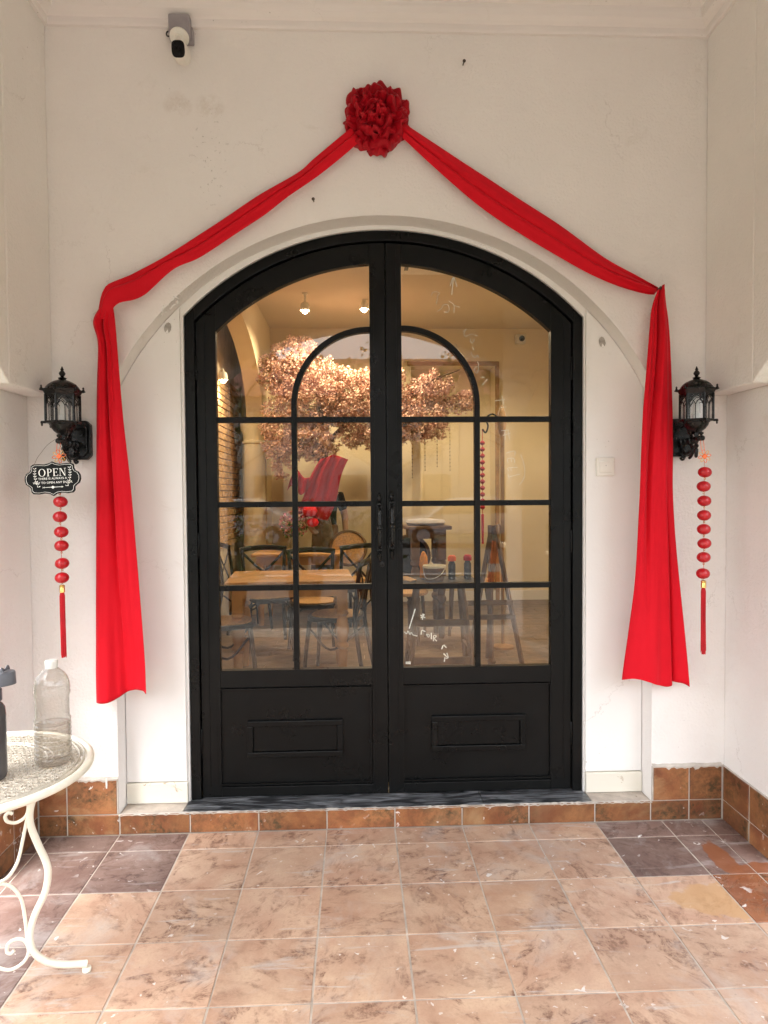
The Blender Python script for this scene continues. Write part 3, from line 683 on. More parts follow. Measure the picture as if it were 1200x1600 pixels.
# white paint-pen scrawl left on the inside of the right leaf's glass
WR = {'pen_arrow': ([[(.588,2.388),(.597,2.468)],[(.581,2.428),(.597,2.468),(.612,2.426)]], .0022),
 'pen_scrawl': ([[(.495,2.384),(.5,2.398),(.516,2.402),(.532,2.394),(.524,2.384),(.52,2.36),(.517,2.346)],[(.521,2.312),(.533,2.32),(.544,2.33),(.546,2.34),(.568,2.344),(.576,2.328),(.572,2.31),(.552,2.31)],[(.574,2.36),(.598,2.342),(.598,2.306)],[(.596,2.341),(.624,2.332)],
   [(.64,2.221),(.656,2.233),(.644,2.213),(.652,2.199),(.677,2.209),(.689,2.205)],[(.693,2.205),(.709,2.201)],[(.675,2.189),(.676,2.173),(.685,2.171),(.693,2.187)],[(.682,2.149),(.691,2.136)],[(.676,2.128),(.684,2.108),(.697,2.102),(.707,2.114),(.711,2.1)],
   [(.707,2.084),(.711,2.064),(.696,2.056),(.692,2.04),(.702,2.03),(.711,2.048),(.709,2.064)],[(.722,2.012),(.74,2.010)],[(.727,1.975),(.753,2.004)]], .0017),
 'pen_left': ([[(.787,1.903),(.833,1.908)],[(.82,1.926),(.828,1.886)],[(.815,1.872),(.84,1.875)],[(.816,1.765),(.852,1.768)],[(.824,1.743),(.859,1.754)],[(.833,1.769),(.835,1.724)],[(.848,1.768),(.855,1.724)],
   [(.839,1.661),(.878,1.671),(.879,1.65)],[(.848,1.616),(.846,1.635),(.874,1.636),(.879,1.615)],[(.862,1.635),(.863,1.62)],[(.851,1.577),(.848,1.592),(.892,1.595)],[(.861,1.593),(.862,1.579)],[(.847,1.566),(.853,1.54)],[(.853,1.551),(.903,1.564)],
   [(.907,1.654),(.922,1.61),(.926,1.562),(.915,1.532),(.9,1.514)]], .0015),
 'pen_right': ([[(.411,.94),(.383,.85)],[(.436,.911),(.457,.899)],[(.439,.899),(.454,.914)],[(.445,.89),(.448,.917)],[(.361,.835),(.37,.826),(.377,.838)],[(.38,.835),(.386,.822),(.392,.831),(.401,.819),(.42,.814)],
   [(.438,.821),(.442,.84),(.457,.834)],[(.463,.821),(.472,.808),(.476,.818),(.463,.821)],[(.486,.827),(.486,.799)],[(.496,.789),(.497,.814),(.51,.811),(.5,.802),(.511,.789)],[(.534,.751),(.54,.767)],[(.544,.77),(.556,.757)],[(.543,.729),(.562,.71)],[(.553,.707),(.564,.71),(.559,.732)],[(.546,.692),(.549,.711)],
   [(.366,.692),(.388,.692)],[(.366,.686),(.388,.685)]], .0026)}
for nm, (strokes, wd) in WR.items():
    m = MB()
    for st in strokes:
        c = crom([(x, .1792, z) for x, z in st], 5) if len(st) > 2 else [Vector((x, .1792, z)) for x, z in st]
        for i in range(len(c)-1):
            d = (c[i+1]-c[i]); 
            if d.length < 1e-6: continue
            nn = Vector((-d.z, 0, d.x)).normalized()*wd*.95; dd_ = d.normalized()*wd*.3
            a, b = c[i]-dd_, c[i+1]+dd_
            m.add([a-nn, b-nn, b+nn, a+nn], [(0,1,2,3)])
    dmesh(m).build(nm, 'paint_pen', Rr)

# ================================================================== RED DRAPES AND ROSETTE
def resample(pts, n, smooth=True):
    c = crom([(x, 0, z) for x, z in pts], 8) if smooth else [Vector((x, 0, z)) for x, z in pts]
    d = [0]
    for a, b in zip(c, c[1:]): d.append(d[-1]+(b-a).length)
    out = []; k = 0
    for i in range(n+1):
        t = d[-1]*i/n
        while k < len(d)-2 and d[k+1] < t: k += 1
        s = (t-d[k])/max(1e-9, d[k+1]-d[k]); p = c[k].lerp(c[k+1], min(1, s)); out.append((p.x, p.z))
    return out
def ss(a, b, x):
    t = min(1, max(0, (x-a)/(b-a))); return t*t*(3-2*t)
def ribbon(part, parent, e1, e2, yfn, nu, nv, bottom=None, mat='red_cloth'):
    a = resample(e1, nv); b = resample(e2, nv); bt = resample(bottom, nu) if bottom else None
    m = MB(); vs = []
    for j in range(nv+1):
        v = j/nv
        for i in range(nu+1):
            u = i/nu; x = a[j][0]*(1-u)+b[j][0]*u; z = a[j][1]*(1-u)+b[j][1]*u
            if bt:
                k = ss(.8, 1, v); x0 = a[-1][0]*(1-u)+b[-1][0]*u; z0 = a[-1][1]*(1-u)+b[-1][1]*u
                x += k*(bt[i][0]-x0); z += k*(bt[i][1]-z0)
            q = noise.noise(Vector((x*5, z*5, 3.1)))*.003
            vs.append((x, yfn(u, v)+q, z))
    m.add(vs, [(j*(nu+1)+i, j*(nu+1)+i+1, (j+1)*(nu+1)+i+1, (j+1)*(nu+1)+i) for j in range(nv) for i in range(nu)])
    return m.build(part, mat, parent, smooth=50, solid=.0012)
def bumpf(x, c, w): return math.exp(-((x-c)/w)**2)
dl = thing('red_drape', 'red cloth drape running from the rosette to hang down left of the door', 'drape')
dr_ = thing('red_drape', 'red cloth drape running from the rosette to hang down right of the door', 'drape')
# left swag: upper edge, lower edge
def y_lu(u, v):
    y = -.030 - .007*math.sin(PI*u) 
    c = .42-.25*ss(.55, 1, v); y += .008*bumpf(u, c, .045)*(1-ss(.75, 1, v)) - .004*bumpf(u, c+.12, .07)
    y += .003*math.sin(7*u+9*v)*u*(1-u)*4
    y -= .040*ss(.82, .93, v)*(1-.55*ss(.95, 1, v))
    return y
ribbon('swag', dl, [(.135,3.030),(.116,3.015),(-.025,2.899),(-.093,2.84),(-.269,2.737),(-.457,2.611),(-.661,2.482),(-.860,2.374),(-.898,2.335),(-.916,2.285),(-.934,2.235)],
       [(.17,2.975),(.15,2.955),(.069,2.887),(-.026,2.814),(-.135,2.739),(-.229,2.666),(-.345,2.59),(-.507,2.483),(-.625,2.429),(-.757,2.311),(-.835,2.280),(-.862,2.255),(-.866,2.225),(-.872,2.19)], y_lu, 26, 90)
def y_lt(u, v):
    g = .40+.12*v                                     # the deep pleat
    y = -.048 - .018*bumpf(u, .15, .16) - .016*bumpf(u, .80, .14)*(1-.3*v)
    y += .024*bumpf(u, g, .06)*(1-ss(.45, 1, v)*.8)
    y -= .020*ss(g+.03, g+.055, u)*(1-ss(g+.09, g+.32, u))*(1-ss(.6, 1, v))
    y -= .022*ss(.6, 1, v)*math.sin(2*PI*(u*1.05+.05)); y += .003*math.sin(31*u+3*v)*math.sin(PI*u)
    return y
ribbon('tail', dl, [(-.895,2.325),(-.905,2.30),(-.918,2.27),(-.950,2.205),(-.932,2.116),(-.939,1.937),(-.946,1.701),(-.955,1.274),(-.963,.866),(-.965,.602)],
       [(-.872,2.300),(-.868,2.268),(-.860,2.20),(-.848,1.999),(-.833,1.781),(-.811,1.544),(-.786,1.172),(-.762,.813),(-.757,.634)], y_lt, 40, 120,
       [(-.965,.602),(-.898,.609),(-.836,.641),(-.779,.648),(-.757,.634)])
def y_ru(u, v):
    y = -.030 - .007*math.sin(PI*u); c = .55-.1*v
    y += .008*bumpf(u, c, .035) - .005*bumpf(u, c+.12, .07) - .004*bumpf(u, c-.2, .1)
    y += .014*ss(.7, 1, v)*math.sin(3*PI*u)
    return y
ribbon('swag', dr_, [(.35,3.06),(.381,3.037),(.544,2.933),(.817,2.761),(1.038,2.623),(1.222,2.493),(1.362,2.418),(1.461,2.364)],
       [(.33,3.01),(.359,2.984),(.475,2.878),(.68,2.706),(.872,2.581),(1.027,2.492),(1.158,2.422),(1.281,2.371),(1.40,2.338),(1.446,2.334)], y_ru, 26, 90)
def y_rt(u, v):
    c = .50-.22*ss(.05, .5, v)
    y = -.048 - .020*bumpf(u, .70, .17) - .014*bumpf(u, .10, .11)
    y += .022*bumpf(u, c, .055)*(1-ss(.3, 1, v)*.6)
    y -= .018*ss(c+.03, c+.05, u)*(1-ss(c+.08, c+.4, u))*(1-ss(.3, .8, v))
    y -= .026*ss(.6, 1, v)*math.sin(2*PI*(u*1.35-.22)); y += .024*bumpf(u, .80, .022)*ss(.30, .8, v); y += .003*math.sin(29*u+4*v)*math.sin(PI*u)
    y -= .020*(1-ss(0, .06, v))
    return y
ribbon('tail', dr_, [(1.446,2.345),(1.436,2.331),(1.419,2.256),(1.403,2.047),(1.387,1.854),(1.377,1.61),(1.369,1.39),(1.351,1.04),(1.309,.68),(1.307,.657)],
       [(1.461,2.364),(1.478,2.32),(1.498,2.215),(1.511,2.014),(1.521,1.69),(1.522,1.447),(1.541,1.187),(1.568,.907),(1.593,.629)], y_rt, 40, 120,
       [(1.307,.657),(1.352,.665),(1.401,.652),(1.453,.632),(1.496,.619),(1.527,.622),(1.536,.636),(1.57,.635),(1.593,.623)])
# nails
def nail(x, z, y, label, bend=0):
    t = MB(); t.tube([(0, .012, 0), (0, -.022, -.001), (bend, -.034, -.004)], .0028, 8); t.lathe([(.0025, -.033), (.007, -.034), (.007, -.037), (.002, -.038)], (bend, 0, -.004), 10, 'y')
    o = t.build('nail', 'nail', None, smooth=40, loc=(x, y, z)); tag(o, label, 'nail')
nail(.618, 3.324, .012, 'rusty nail high in the white wall right of the rosette')
nail(-.03, 2.737, .012, 'rusty nail in the white wall between left drape and arch')
nail(1.449, 2.352, -.045, 'nail pinning the right red drape at its corner')
# rosette: ruffled satin, many pinched folds round a centre
ro = thing('rosette', 'big ruffled red satin rosette pinned above the door', 'rosette', (.243, .012, 3.078)); ro.scale = (1.04, 1.0, 1.06)
def petal(m, ang, tilt, r0, L, wd, rnd, lift):
    def fn(u, v):
        a = (u-.5)*2
        r = r0+L*math.sin(v*1.95)*(1-.34*a**4)
        w = wd*(.16+1.0*v**.7)
        fold = math.cos(a*PI*rnd[0])*(.010+.016*v)
        x = a*w*(1-.18*abs(math.sin(a*PI*rnd[0])))
        rag = (.006*math.sin(a*5+rnd[1]) + .004*math.sin(a*9+rnd[2]))*v
        out = lift*math.sin(min(1, v*1.1)*PI*.60) + fold + .014*noise.noise(Vector((a*2+rnd[1], v*3, rnd[2])))
        curl = -.045*max(0, v-.62)/.38*(.6+rnd[3])
        p = Vector((x, r+rag, out+curl))
        p = Matrix.Rotation(tilt, 3, 'X') @ p
        q = Matrix.Rotation(ang, 3, 'Z') @ p
        return (q.x, -q.z, q.y)
    m.grid(fn, 16, 10)
rs = random.Random(11)
m = MB()
for n, r0, L, wd, lift, tl in ((13, .030, .112, .058, .034, .0), (13, .026, .102, .054, .052, .10), (11, .018, .086, .048, .074, .22), (9, .010, .064, .038, .094, .40), (7, .004, .044, .026, .108, .62), (4, .002, .028, .018, .118, .95)):
    for k in range(n):
        rnd = (rs.choice((.8, 1.0, 1.25)), rs.uniform(0, 6), rs.uniform(0, 6), rs.random())
        petal(m, 2*PI*(k+rs.uniform(-.3, .3))/n+n, tl+rs.uniform(-.12, .16), r0, L*rs.uniform(.86, 1.12), wd*rs.uniform(.8, 1.3), rnd, lift*rs.uniform(.8, 1.15))
m.build('ruffle', 'red_satin', ro, smooth=70, solid=.0015)
MB().lathe([(.06, 0), (.085, -.02), (.07, -.055), (.03, -.075), (.004, -.08)], (0,0,0), 20, 'y').build('backing', 'red_satin', ro, smooth=60)

# ================================================================== WALL LANTERNS
def lantern(x, sgn, label):
    t = thing('wall_lantern', label, 'lantern', (x, .012, 1.715), 0, 'wall lanterns either side of the door')
    B = lambda m, n, mat='iron', **k: m.build(n, mat, t, **k)
    # wall plate: tall, cut corners
    w_, h_, c_ = .056, .083, .018
    oct_ = [(-w_+c_, -h_), (w_-c_, -h_), (w_, -h_+c_), (w_, h_-c_), (w_-c_, h_), (-w_+c_, h_), (-w_, h_-c_), (-w_, -h_+c_)]
    m = MB(); m.prism(oct_, -.028, 0); m.prism([(a*.78, b*.84) for a, b in oct_], -.036, -.0275); B(m, 'wall_plate', bevel=.006)
    cy = -.165
    # arm: fat turned bar plus scrolls
    m = MB()
    m.tube(crom([(0, -.03, -.020), (0, -.075, -.022), (0, -.12, -.018), (0, cy-.03, -.016)], 4), .010, 10)
    for yy, rr_ in ((-.05, .016), (-.085, .014), (-.13, .017), (-.155, .013)): m.lathe([(.008, -.006), (rr_, -.002), (rr_, .002), (.008, .006)], (0, yy, -.020), 12, 'y')
    m.lathe([(.004, .0), (.010, -.004), (.012, -.010), (.006, -.018), (.011, -.022), (.011, -.028), (.003, -.034)], (0, cy-.025, -.016), 12, 'y')
    B(m, 'arm', smooth=40)
    m = MB()
    sp = [Vector((0, -.085-.052*math.cos(a)*(1-.10*a), -.058+.034*math.sin(a)*(1-.10*a))) for a in lin(-1.2, 5.6, 40)]
    m.tube(sp, .0065, 8)
    sp2 = [Vector((0, -.045-.020*math.cos(a)*(1-.1*a), -.075+.020*math.sin(a)*(1-.1*a))) for a in lin(-2.5, 4.6, 28)]
    m.tube(sp2, .005, 8)
    m.tube(crom([(0, -.035, .045), (0, -.075, .05), (0, -.10, .02), (0, -.13, -.01)], 6), .006, 8)
    for k in range(7):
        a = k*.9; m.lathe([(.002, -.007), (.007, 0), (.002, .007)], (.008*math.sin(a), -.10-.007*k, .0+.012*math.cos(a)), 6)
    B(m, 'scroll', smooth=50)
    m = MB(); m.lathe([(.003, -.095), (.007, -.09), (.009, -.06), (.006, -.055), (.011, -.045), (.006, -.036), (.012, -.02), (.008, -.008), (.012, .004), (.010, .014)], (0, cy, 0), 12); B(m, 'stem', smooth=40)
    m = MB(); m.tube(crom([(0, cy-.02, -.017), (-.004*sgn, cy-.035, -.020), (-.002*sgn, cy-.045, -.010), (0, cy-.042, .002)], 5), .005, 8); m.lathe([(.003, -.004), (.0095, .002), (.0095, .008), (.003, .012)], (0, cy-.042, .0), 10); B(m, 'hook', smooth=50)
    # bowl, ring, glazed drum, roof
    m = MB(); m.lathe([(.010, .010), (.020, .014), (.036, .026), (.046, .040), (.050, .052), (.054, .054), (.054, .058)], (0, cy, 0), 18); B(m, 'bowl', smooth=35)
    H = 6; ph = PI/6
    m = MB(); m.lathe([(.050, .057), (.069, .057), (.072, .061), (.069, .066), (.050, .066)], (0, cy, 0), H, phase=ph); B(m, 'lower_ring', bevel=.0015)
    m = MB(); m.lathe([(.050, .170), (.066, .170), (.070, .178), (.076, .190), (.076, .194), (.066, .197), (.040, .197)], (0, cy, 0), H, phase=ph); B(m, 'upper_ring', bevel=.0015)
    m = MB(); m.lathe([(.066, .196), (.062, .203), (.054, .213), (.042, .222), (.027, .229), (.016, .232), (.013, .236), (.017, .240), (.010, .243)], (0, cy, 0), 24); B(m, 'roof_dome', smooth=40)
    m = MB(); m.lathe([(.010, .242), (.006, .247), (.011, .253), (.013, .259), (.009, .266), (.005, .270), (.007, .274), (.004, .280), (.0015, .287)], (0, cy, 0), 12); B(m, 'finial', smooth=40)
    rc_ = .064
    for k in range(H):
        a = ph+2*PI*k/H; px, py = rc_*math.cos(a), cy+rc_*math.sin(a)
        m = MB(); m.tube([(px, py, .064), (px, py, .172)], .0055, 6); B(m, 'post')
        m = MB()
        ox, oy = .078*math.cos(a), cy+.078*math.sin(a)
        m.tube([(px, py, .188), (ox, oy, .190), (.086*math.cos(a), cy+.086*math.sin(a), .190)], [.005, .005, .002], 6)
        m.lathe([(.004, .188), (.006, .195), (.003, .200), (.0045, .204), (.001, .209)], (ox, oy, 0), 8)
        B(m, 'corner_spike', smooth=45); m = MB()
        m.tube([(px, py, .060), (ox, oy, .060), (.083*math.cos(a), cy+.083*math.sin(a), .060)], [.005, .005, .002], 6)
        m.lathe([(.001, .043), (.0045, .048), (.003, .052), (.006, .056), (.004, .064)], (ox, oy, 0), 8)
        B(m, 'corner_drop', smooth=45)
        # one side: glass, mullion and pointed tracery
        b_ = ph+2*PI*(k+1)/H; qx, qy = rc_*math.cos(b_), cy+rc_*math.sin(b_)
        P = lambda s, z, off=0: (px+(qx-px)*s, py+(qy-py)*s, z)
        m = MB(); m.tube([P(.5, .066), P(.5, .125)], .0018, 6)
        for c0, c1 in ((.06, .5), (.5, .94)):
            m.tube([P(c0+(c1-c0)*s, .125+.018*math.sin(PI*s)) for s in lin(0, 1, 8)], .0018, 6)
        m.tube([P(.06+.88*s, .130+.034*math.sin(PI*s)) for s in lin(0, 1, 10)], .002, 6)
        m.add([P(0, .171), P(1, .171)] + [P(s, min(.170, .132+.036*math.sin(PI*s)**.8)) for s in lin(1, 0, 10)], [tuple(range(13))])
        B(m, 'tracery', smooth=40)
        m = MB(); g = lambda s, z: (cy_off(px, qx, s), 0, z)
        i0, i1 = .94, .94
        gx0, gy0, gx1, gy1 = px*.93, cy+(py-cy)*.93, qx*.93, cy+(qy-cy)*.93
        m.add([(gx0, gy0, .066), (gx1, gy1, .066), (gx1, gy1, .170), (gx0, gy0, .170)], [(0,1,2,3)]); B(m, 'glass_panel', 'lantern_glass')
    m = MB(); m.lathe([(.016, .066), (.016, .090), (.013, .092), (.011, .096), (.011, .140), (.007, .146), (.001, .148)], (0, cy, 0), 14); B(m, 'lamp', 'white_plastic', smooth=40)
    return t
lantern(-1.041, -1, 'black iron wall lantern left of the door, above the open sign')
lantern(1.572, 1, 'black iron wall lantern right of the door, with only beads hanging from it')

# ================================================================== BEAD TASSELS
def tassel(x, y, zs, cap, tip, hook, knot_z, label, seed):
    rr = random.Random(seed)
    t = thing('bead_tassel', label, 'tassel', (x, y, tip), 0, 'red bead tassels on the lanterns')
    O = Vector((x, y, tip)); B = lambda m, n, mat, **k: m.xf(Matrix.Translation(-O)).build(n, mat, t, **k)
    m = MB(); m.tube(crom([(x-.012, y, knot_z+.02), (hook[0]-.006, y, hook[1]-.01), (hook[0], y+.003, hook[1]+.003), (hook[0]+.006, y, hook[1]-.01), (x+.001, y, knot_z+.02)], 5), .0011, 6)
    B(m, 'hanging_loop', 'orange_cord', smooth=60)
    m = MB(); mc = MB()
    for k in range(8):                                 # looped petals of the knot
        a = 2*PI*k/8+.2; lp = []
        for s in lin(0, 2*PI, 14):
            rr_ = .006+.0105*(1-math.cos(s)); wd = .0052*math.sin(s)
            lp.append((x+rr_*math.cos(a)-wd*math.sin(a), y-.002+.001*math.sin(3*s), knot_z+rr_*math.sin(a)+wd*math.cos(a)))
        (m if k % 2 else mc).tube(lp, .0014, 6)
    kn = B(m, 'knot', 'gold_cord', smooth=60); B(mc, 'knot', 'orange_cord', smooth=60)
    m = MB(); m.box(x-.0085, x+.0085, y-.007, y+.003, knot_z-.0085, knot_z+.0085); m.xf(Matrix.Translation((x, 0, knot_z)) @ Matrix.Rotation(PI/4, 4, 'Y') @ Matrix.Translation((-x, 0, -knot_z))); B(m, 'knot_centre', 'orange_cord', bevel=.002)
    m = MB(); m.tube([(x, y, knot_z-.02), (x, y, cap+.01)], .0009, 6); B(m, 'cord', 'red_thread')
    xx = x
    for k, z in enumerate(zs):
        bx = x+rr.uniform(-.0025, .0025)
        m = MB(); pr = []
        for i in range(13):
            a = -PI/2+PI*i/12; pr.append((max(.0015, 0.0272*math.cos(a)**.92), .0222*math.sin(a)))
        m.lathe(pr, (0,0,0), 28); 
        o = m.build('bead', 'silk_bead', t, smooth=60, loc=(bx-x, 0, z-tip)); o.rotation_euler = (0, rr.uniform(-.12, .12), rr.uniform(0, 6))
        m = MB()
        nz = zs[k+1] if k+1 < len(zs) else cap
        zl = z-.0226-.004
        for q in range(2): 
            m.tube([(bx+.0035*math.cos(s), y+(.0035*math.sin(s) if q else 0), zl-.003*q+(0 if q else .0035*math.sin(s))) for s in lin(0, 2*PI, 10)], .0010, 6)
        B(m, 'gold_link', 'gold', smooth=60)
    m = MB(); m.lathe([(.006, cap+.002), (.010, cap), (.0105, cap-.006), (.0095, cap-.008), (.0105, cap-.011), (.0105, cap-.026), (.011, cap-.028), (.009, cap-.030)], (x, y, 0), 16); B(m, 'tassel_cap', 'gold', smooth=40)
    m = MB(); 
    for k in range(46):
        a = rr.uniform(0, 6.28); r = .0098*math.sqrt(rr.random()); e = tip+rr.random()**2*.025
        px, py = x+r*math.cos(a), y+r*math.sin(a)
        m.tube([(px*.5+x*.5, py*.5+y*.5, cap-.02), (px, py, cap-.045), (px+rr.uniform(-.0008, .0008), py, (cap+e)/2), (px*.9+x*.1+rr.uniform(-.002, .002)+.001, py, e)], .00135, 4)
    B(m, 'tassel_threads', 'red_thread')
    return t
tassel(-1.042, -.195, [1.573, 1.515, 1.456, 1.396, 1.335, 1.280, 1.209, 1.151], 1.121, .828, (-1.041, 1.708), 1.638, 'red silk bead tassel hanging behind the open sign', 1)
tassel(1.586, -.195, [1.558, 1.499, 1.439, 1.379, 1.321, 1.262, 1.204, 1.136], 1.106, .797, (1.574, 1.708), 1.624, 'red silk bead tassel hanging under the right lantern', 2)

# ================================================================== OPEN SIGN
sg = thing('open_sign', 'black scalloped plaque reading OPEN hung from the left lantern', 'sign', (-1.057, -.222, 1.548)); sg.rotation_euler = (R(-3), R(-2.5), R(3))
def plaque(s):
    P = [(0, .069), (.012, .062), (.030, .058), (.052, .060), (.072, .060), (.082, .054), (.083, .040), (.088, .030), (.100, .023), (.107, .010), (.107, -.006), (.102, -.020), (.090, -.029), (.084, -.036), (.083, -.050), (.076, -.058), (.055, -.060), (.033, -.057), (.014, -.060), (0, -.069)]
    return [(x*s if s == 1 else x-.0045*(1 if x > .01 else 0), z-.0045*(1 if z > 0 else -1)) if s != 1 else (x, z) for x, z in P]
def full(P): return P + [(-x, z) for x, z in reversed(P[1:-1])]
oc = full(plaque(1)); m = MB(); m.prism(oc[::-1], -.004, .004); m.build('board', 'sign_black', sg, bevel=.0015)
m = MB(); ic = [(x*.945, z*.915) for x, z in oc]; ic2 = [(x*.93, z*.894) for x, z in oc]; n = len(ic)
for i in range(n):
    k = (i+1) % n; m.add([(ic[i][0], -.0046, ic[i][1]), (ic[k][0], -.0046, ic[k][1]), (ic2[k][0], -.0046, ic2[k][1]), (ic2[i][0], -.0046, ic2[i][1])], [(0,1,2,3)])
m.build('border_line', 'sign_white', sg)
def serif_open():
    # O P E N drawn as strokes with serifs in a 1-high box; returns a list of polygons
    polys = []
    def rect(x0, x1, z0, z1): polys.append([(x0, z0), (x1, z0), (x1, z1), (x0, z1)])
    def ring(cx, cz, ro, rz, wi, a0=0, a1=2*PI, nn=28, thin=.05):
        for i in range(nn):
            a, b = a0+(a1-a0)*i/nn, a0+(a1-a0)*(i+1)/nn
            polys.append([(cx+ro*math.cos(a), cz+rz*math.sin(a)), (cx+ro*math.cos(b), cz+rz*math.sin(b)), (cx+(ro-wi)*math.cos(b), cz+(rz-thin)*math.sin(b)), (cx+(ro-wi)*math.cos(a), cz+(rz-thin)*math.sin(a))])
    ring(.42, .5, .42, .51, .14)
    x = 1.0; rect(x+.08, x+.21, .045, .955); rect(x, x+.30, 0, .045); rect(x, x+.24, .955, 1); ring(x+.26, .725, .34, .275, .14, -PI/2, PI/2, 14); rect(x+.2, x+.27, .95, 1); rect(x+.2, x+.27, .45, .50)
    x = 1.72; rect(x+.08, x+.21, .045, .955); rect(x, x+.62, 0, .045); rect(x, x+.60, .955, 1); rect(x+.21, x+.46, .49, .535); rect(x+.57, x+.62, .045, .2); rect(x+.55, x+.60, .8, .955); rect(x+.44, x+.48, .40, .62)
    x = 2.48; rect(x+.09, x+.14, .045, .955); rect(x, x+.25, 0, .045); rect(x, x+.20, .955, 1); polys.append([(x+.10, 1.0), (x+.26, 1.0), (x+.75, .0), (x+.62, .0)]); rect(x+.67, x+.72, .02, .955); rect(x+.58, x+.84, .955, 1)
    return polys, 3.32
pl_, wid = serif_open(); m = MB(); s = .030
for p in pl_: m.add([((x-wid/2)*s*1.06, -.0047, .010+z*s*1.0) for x, z in p], [tuple(range(len(p)))])
m.build('lettering', 'sign_white', sg)
def text_part(txt, size, zc, parent, mat, y, shear=0, xc=0):
    cu = bpy.data.curves.new('text', 'FONT'); cu.body = txt; cu.size = size; cu.align_x = 'CENTER'; cu.align_y = 'CENTER'; cu.resolution_u = 2; cu.offset = .00012; cu.space_character = 1.02
    tmp = bpy.data.objects.new('text', cu); COL.objects.link(tmp)
    dg = bpy.context.evaluated_depsgraph_get(); me = bpy.data.meshes.new_from_object(tmp.evaluated_get(dg)); me.name = 'lettering'
    bpy.data.objects.remove(tmp); bpy.data.curves.remove(cu)
    me.materials.clear(); me.materials.append(MATS[mat])
    o = bpy.data.objects.new('lettering', me); COL.objects.link(o); o.parent = parent; o.location = (xc, y, zc); o.rotation_euler = (PI/2, 0, 0); return o
text_part('THERE IS ALWAYS A', .0118, .0005, sg, 'sign_white', -.0048)
text_part('WAY TO OPEN ANY DOOR', .0118, -.0155, sg, 'sign_white', -.0048)
m = MB()
for sx in (-1, 1):                                     # laurel sprays
    for k in range(8):
        a = k/7; cx, cz = sx*(.066+.006*math.sin(a*PI)-.012*a), .040-.072*a
        for q in (-1, 1):
            dx, dz = .006*q, .0055
            m.add([(cx, -.0047, cz), (cx+dx*.4-.001, -.0047, cz+dz*.7), (cx+dx, -.0047, cz+dz), (cx+dx*.9, -.0047, cz+dz*.3)], [(0,1,2,3)])
        if k < 7: m.add([(cx-.0006, -.0047, cz), (cx+.0006, -.0047, cz), (cx+.0006, -.0047, cz-.0103), (cx-.0006, -.0047, cz-.0103)], [(0,1,2,3)])
m.add([(-.034, -.0047, -.0325), (.034, -.0047, -.0325), (.034, -.0047, -.0345), (-.034, -.0047, -.0345)], [(0,1,2,3)])
m.add([(-.008, -.0048, -.0335), (0, -.0048, -.028), (.008, -.0048, -.0335), (0, -.0048, -.040)], [(0,1,2,3)])
m.add([(.040, -.0047, -.0335), (.032, -.0047, -.030), (.034, -.0047, -.0335), (.032, -.0047, -.037)], [(0,1,2,3)])
for q in (0, .006): m.add([(-.040+q, -.0047, -.030), (-.034+q, -.0047, -.0335), (-.040+q, -.0047, -.037), (-.038+q, -.0047, -.0335)], [(0,1,2,3)])
m.build('ornament', 'sign_white', sg)
m = MB(); m.tube(crom([(-.070, 0, .056), (-.055, -.002, .085), (-.040, -.001, .105), (-.018, .006, .135), (.012, .012, .158)], 4), .0009, 6); m.tube([(.070, 0, .056), (.045, .005, .10), (.018, .012, .158)], .0009, 6); m.build('hanging_wire', 'string', sg)

# ================================================================== SECURITY CAMERA
sc_ = thing('security_camera', 'white and black security camera on a grey box under the cornice', 'camera', (-.578, .012, 3.385)); sc_.scale = (.92, .92, .92)
m = MB().box(-.049, .047, -.062, 0, 0, .104); m.build('junction_box', 'grey_box', sc_, bevel=.006, segs=3)
MB().box(-.035, .056, -.040, -.001, -.004, .060).build('box_back', 'grey_box', sc_, bevel=.004)
m = MB(); m.lathe([(.040, 0), (.043, -.004), (.043, -.010), (.034, -.015), (.022, -.020), (.020, -.030)], (0,0,0), 28); m.xf(Matrix.Translation((.004, -.070, -.004)) @ Matrix.Rotation(R(-30), 4, 'X')); m.build('mount_ring', 'white_plastic', sc_, smooth=40)
M_ = Matrix.Translation((.022, -.120, -.108)) @ Matrix.Rotation(R(16), 4, 'X') @ Matrix.Diagonal((.86, 1, .9, 1))
m = MB(); m.tube([(.004, -.072, -.006), (.010, -.088, -.045), (.018, -.10, -.085)], [.020, .021, .020], 16); m.build('bracket', 'white_plastic', sc_, smooth=50)
def sup(a, b, r, n=36, e=3.2): return [(math.copysign(abs(math.cos(t))**(2/e), math.cos(t))*a, math.copysign(abs(math.sin(t))**(2/e), math.sin(t))*b) for t in [2*PI*i/n for i in range(n)]]
m = MB(); m.prism(sup(.037, .041, 0)[::-1], -.055, .05); m.xf(M_); m.build('camera_body', 'white_plastic', sc_, bevel=.006, segs=3)
m = MB(); m.prism(sup(.0335, .0375, 0)[::-1], -.0575, -.0545); m.xf(M_); m.build('front_plate', 'lens_black', sc_, bevel=.001)
m = MB(); m.lathe([(.0105, -.0578), (.0105, -.0605), (.0085, -.0605), (.0075, -.059), (.001, -.0588)], (0,0,0), 20, 'y'); m.xf(M_); m.build('lens', 'lens_black', sc_, smooth=40)
m = MB(); m.tube(crom([(-.045, -.03, .045), (-.058, -.045, .03), (-.056, -.055, .008), (-.036, -.060, .0)], 6), .0035, 8); m.build('cable', 'cable', sc_, smooth=60)

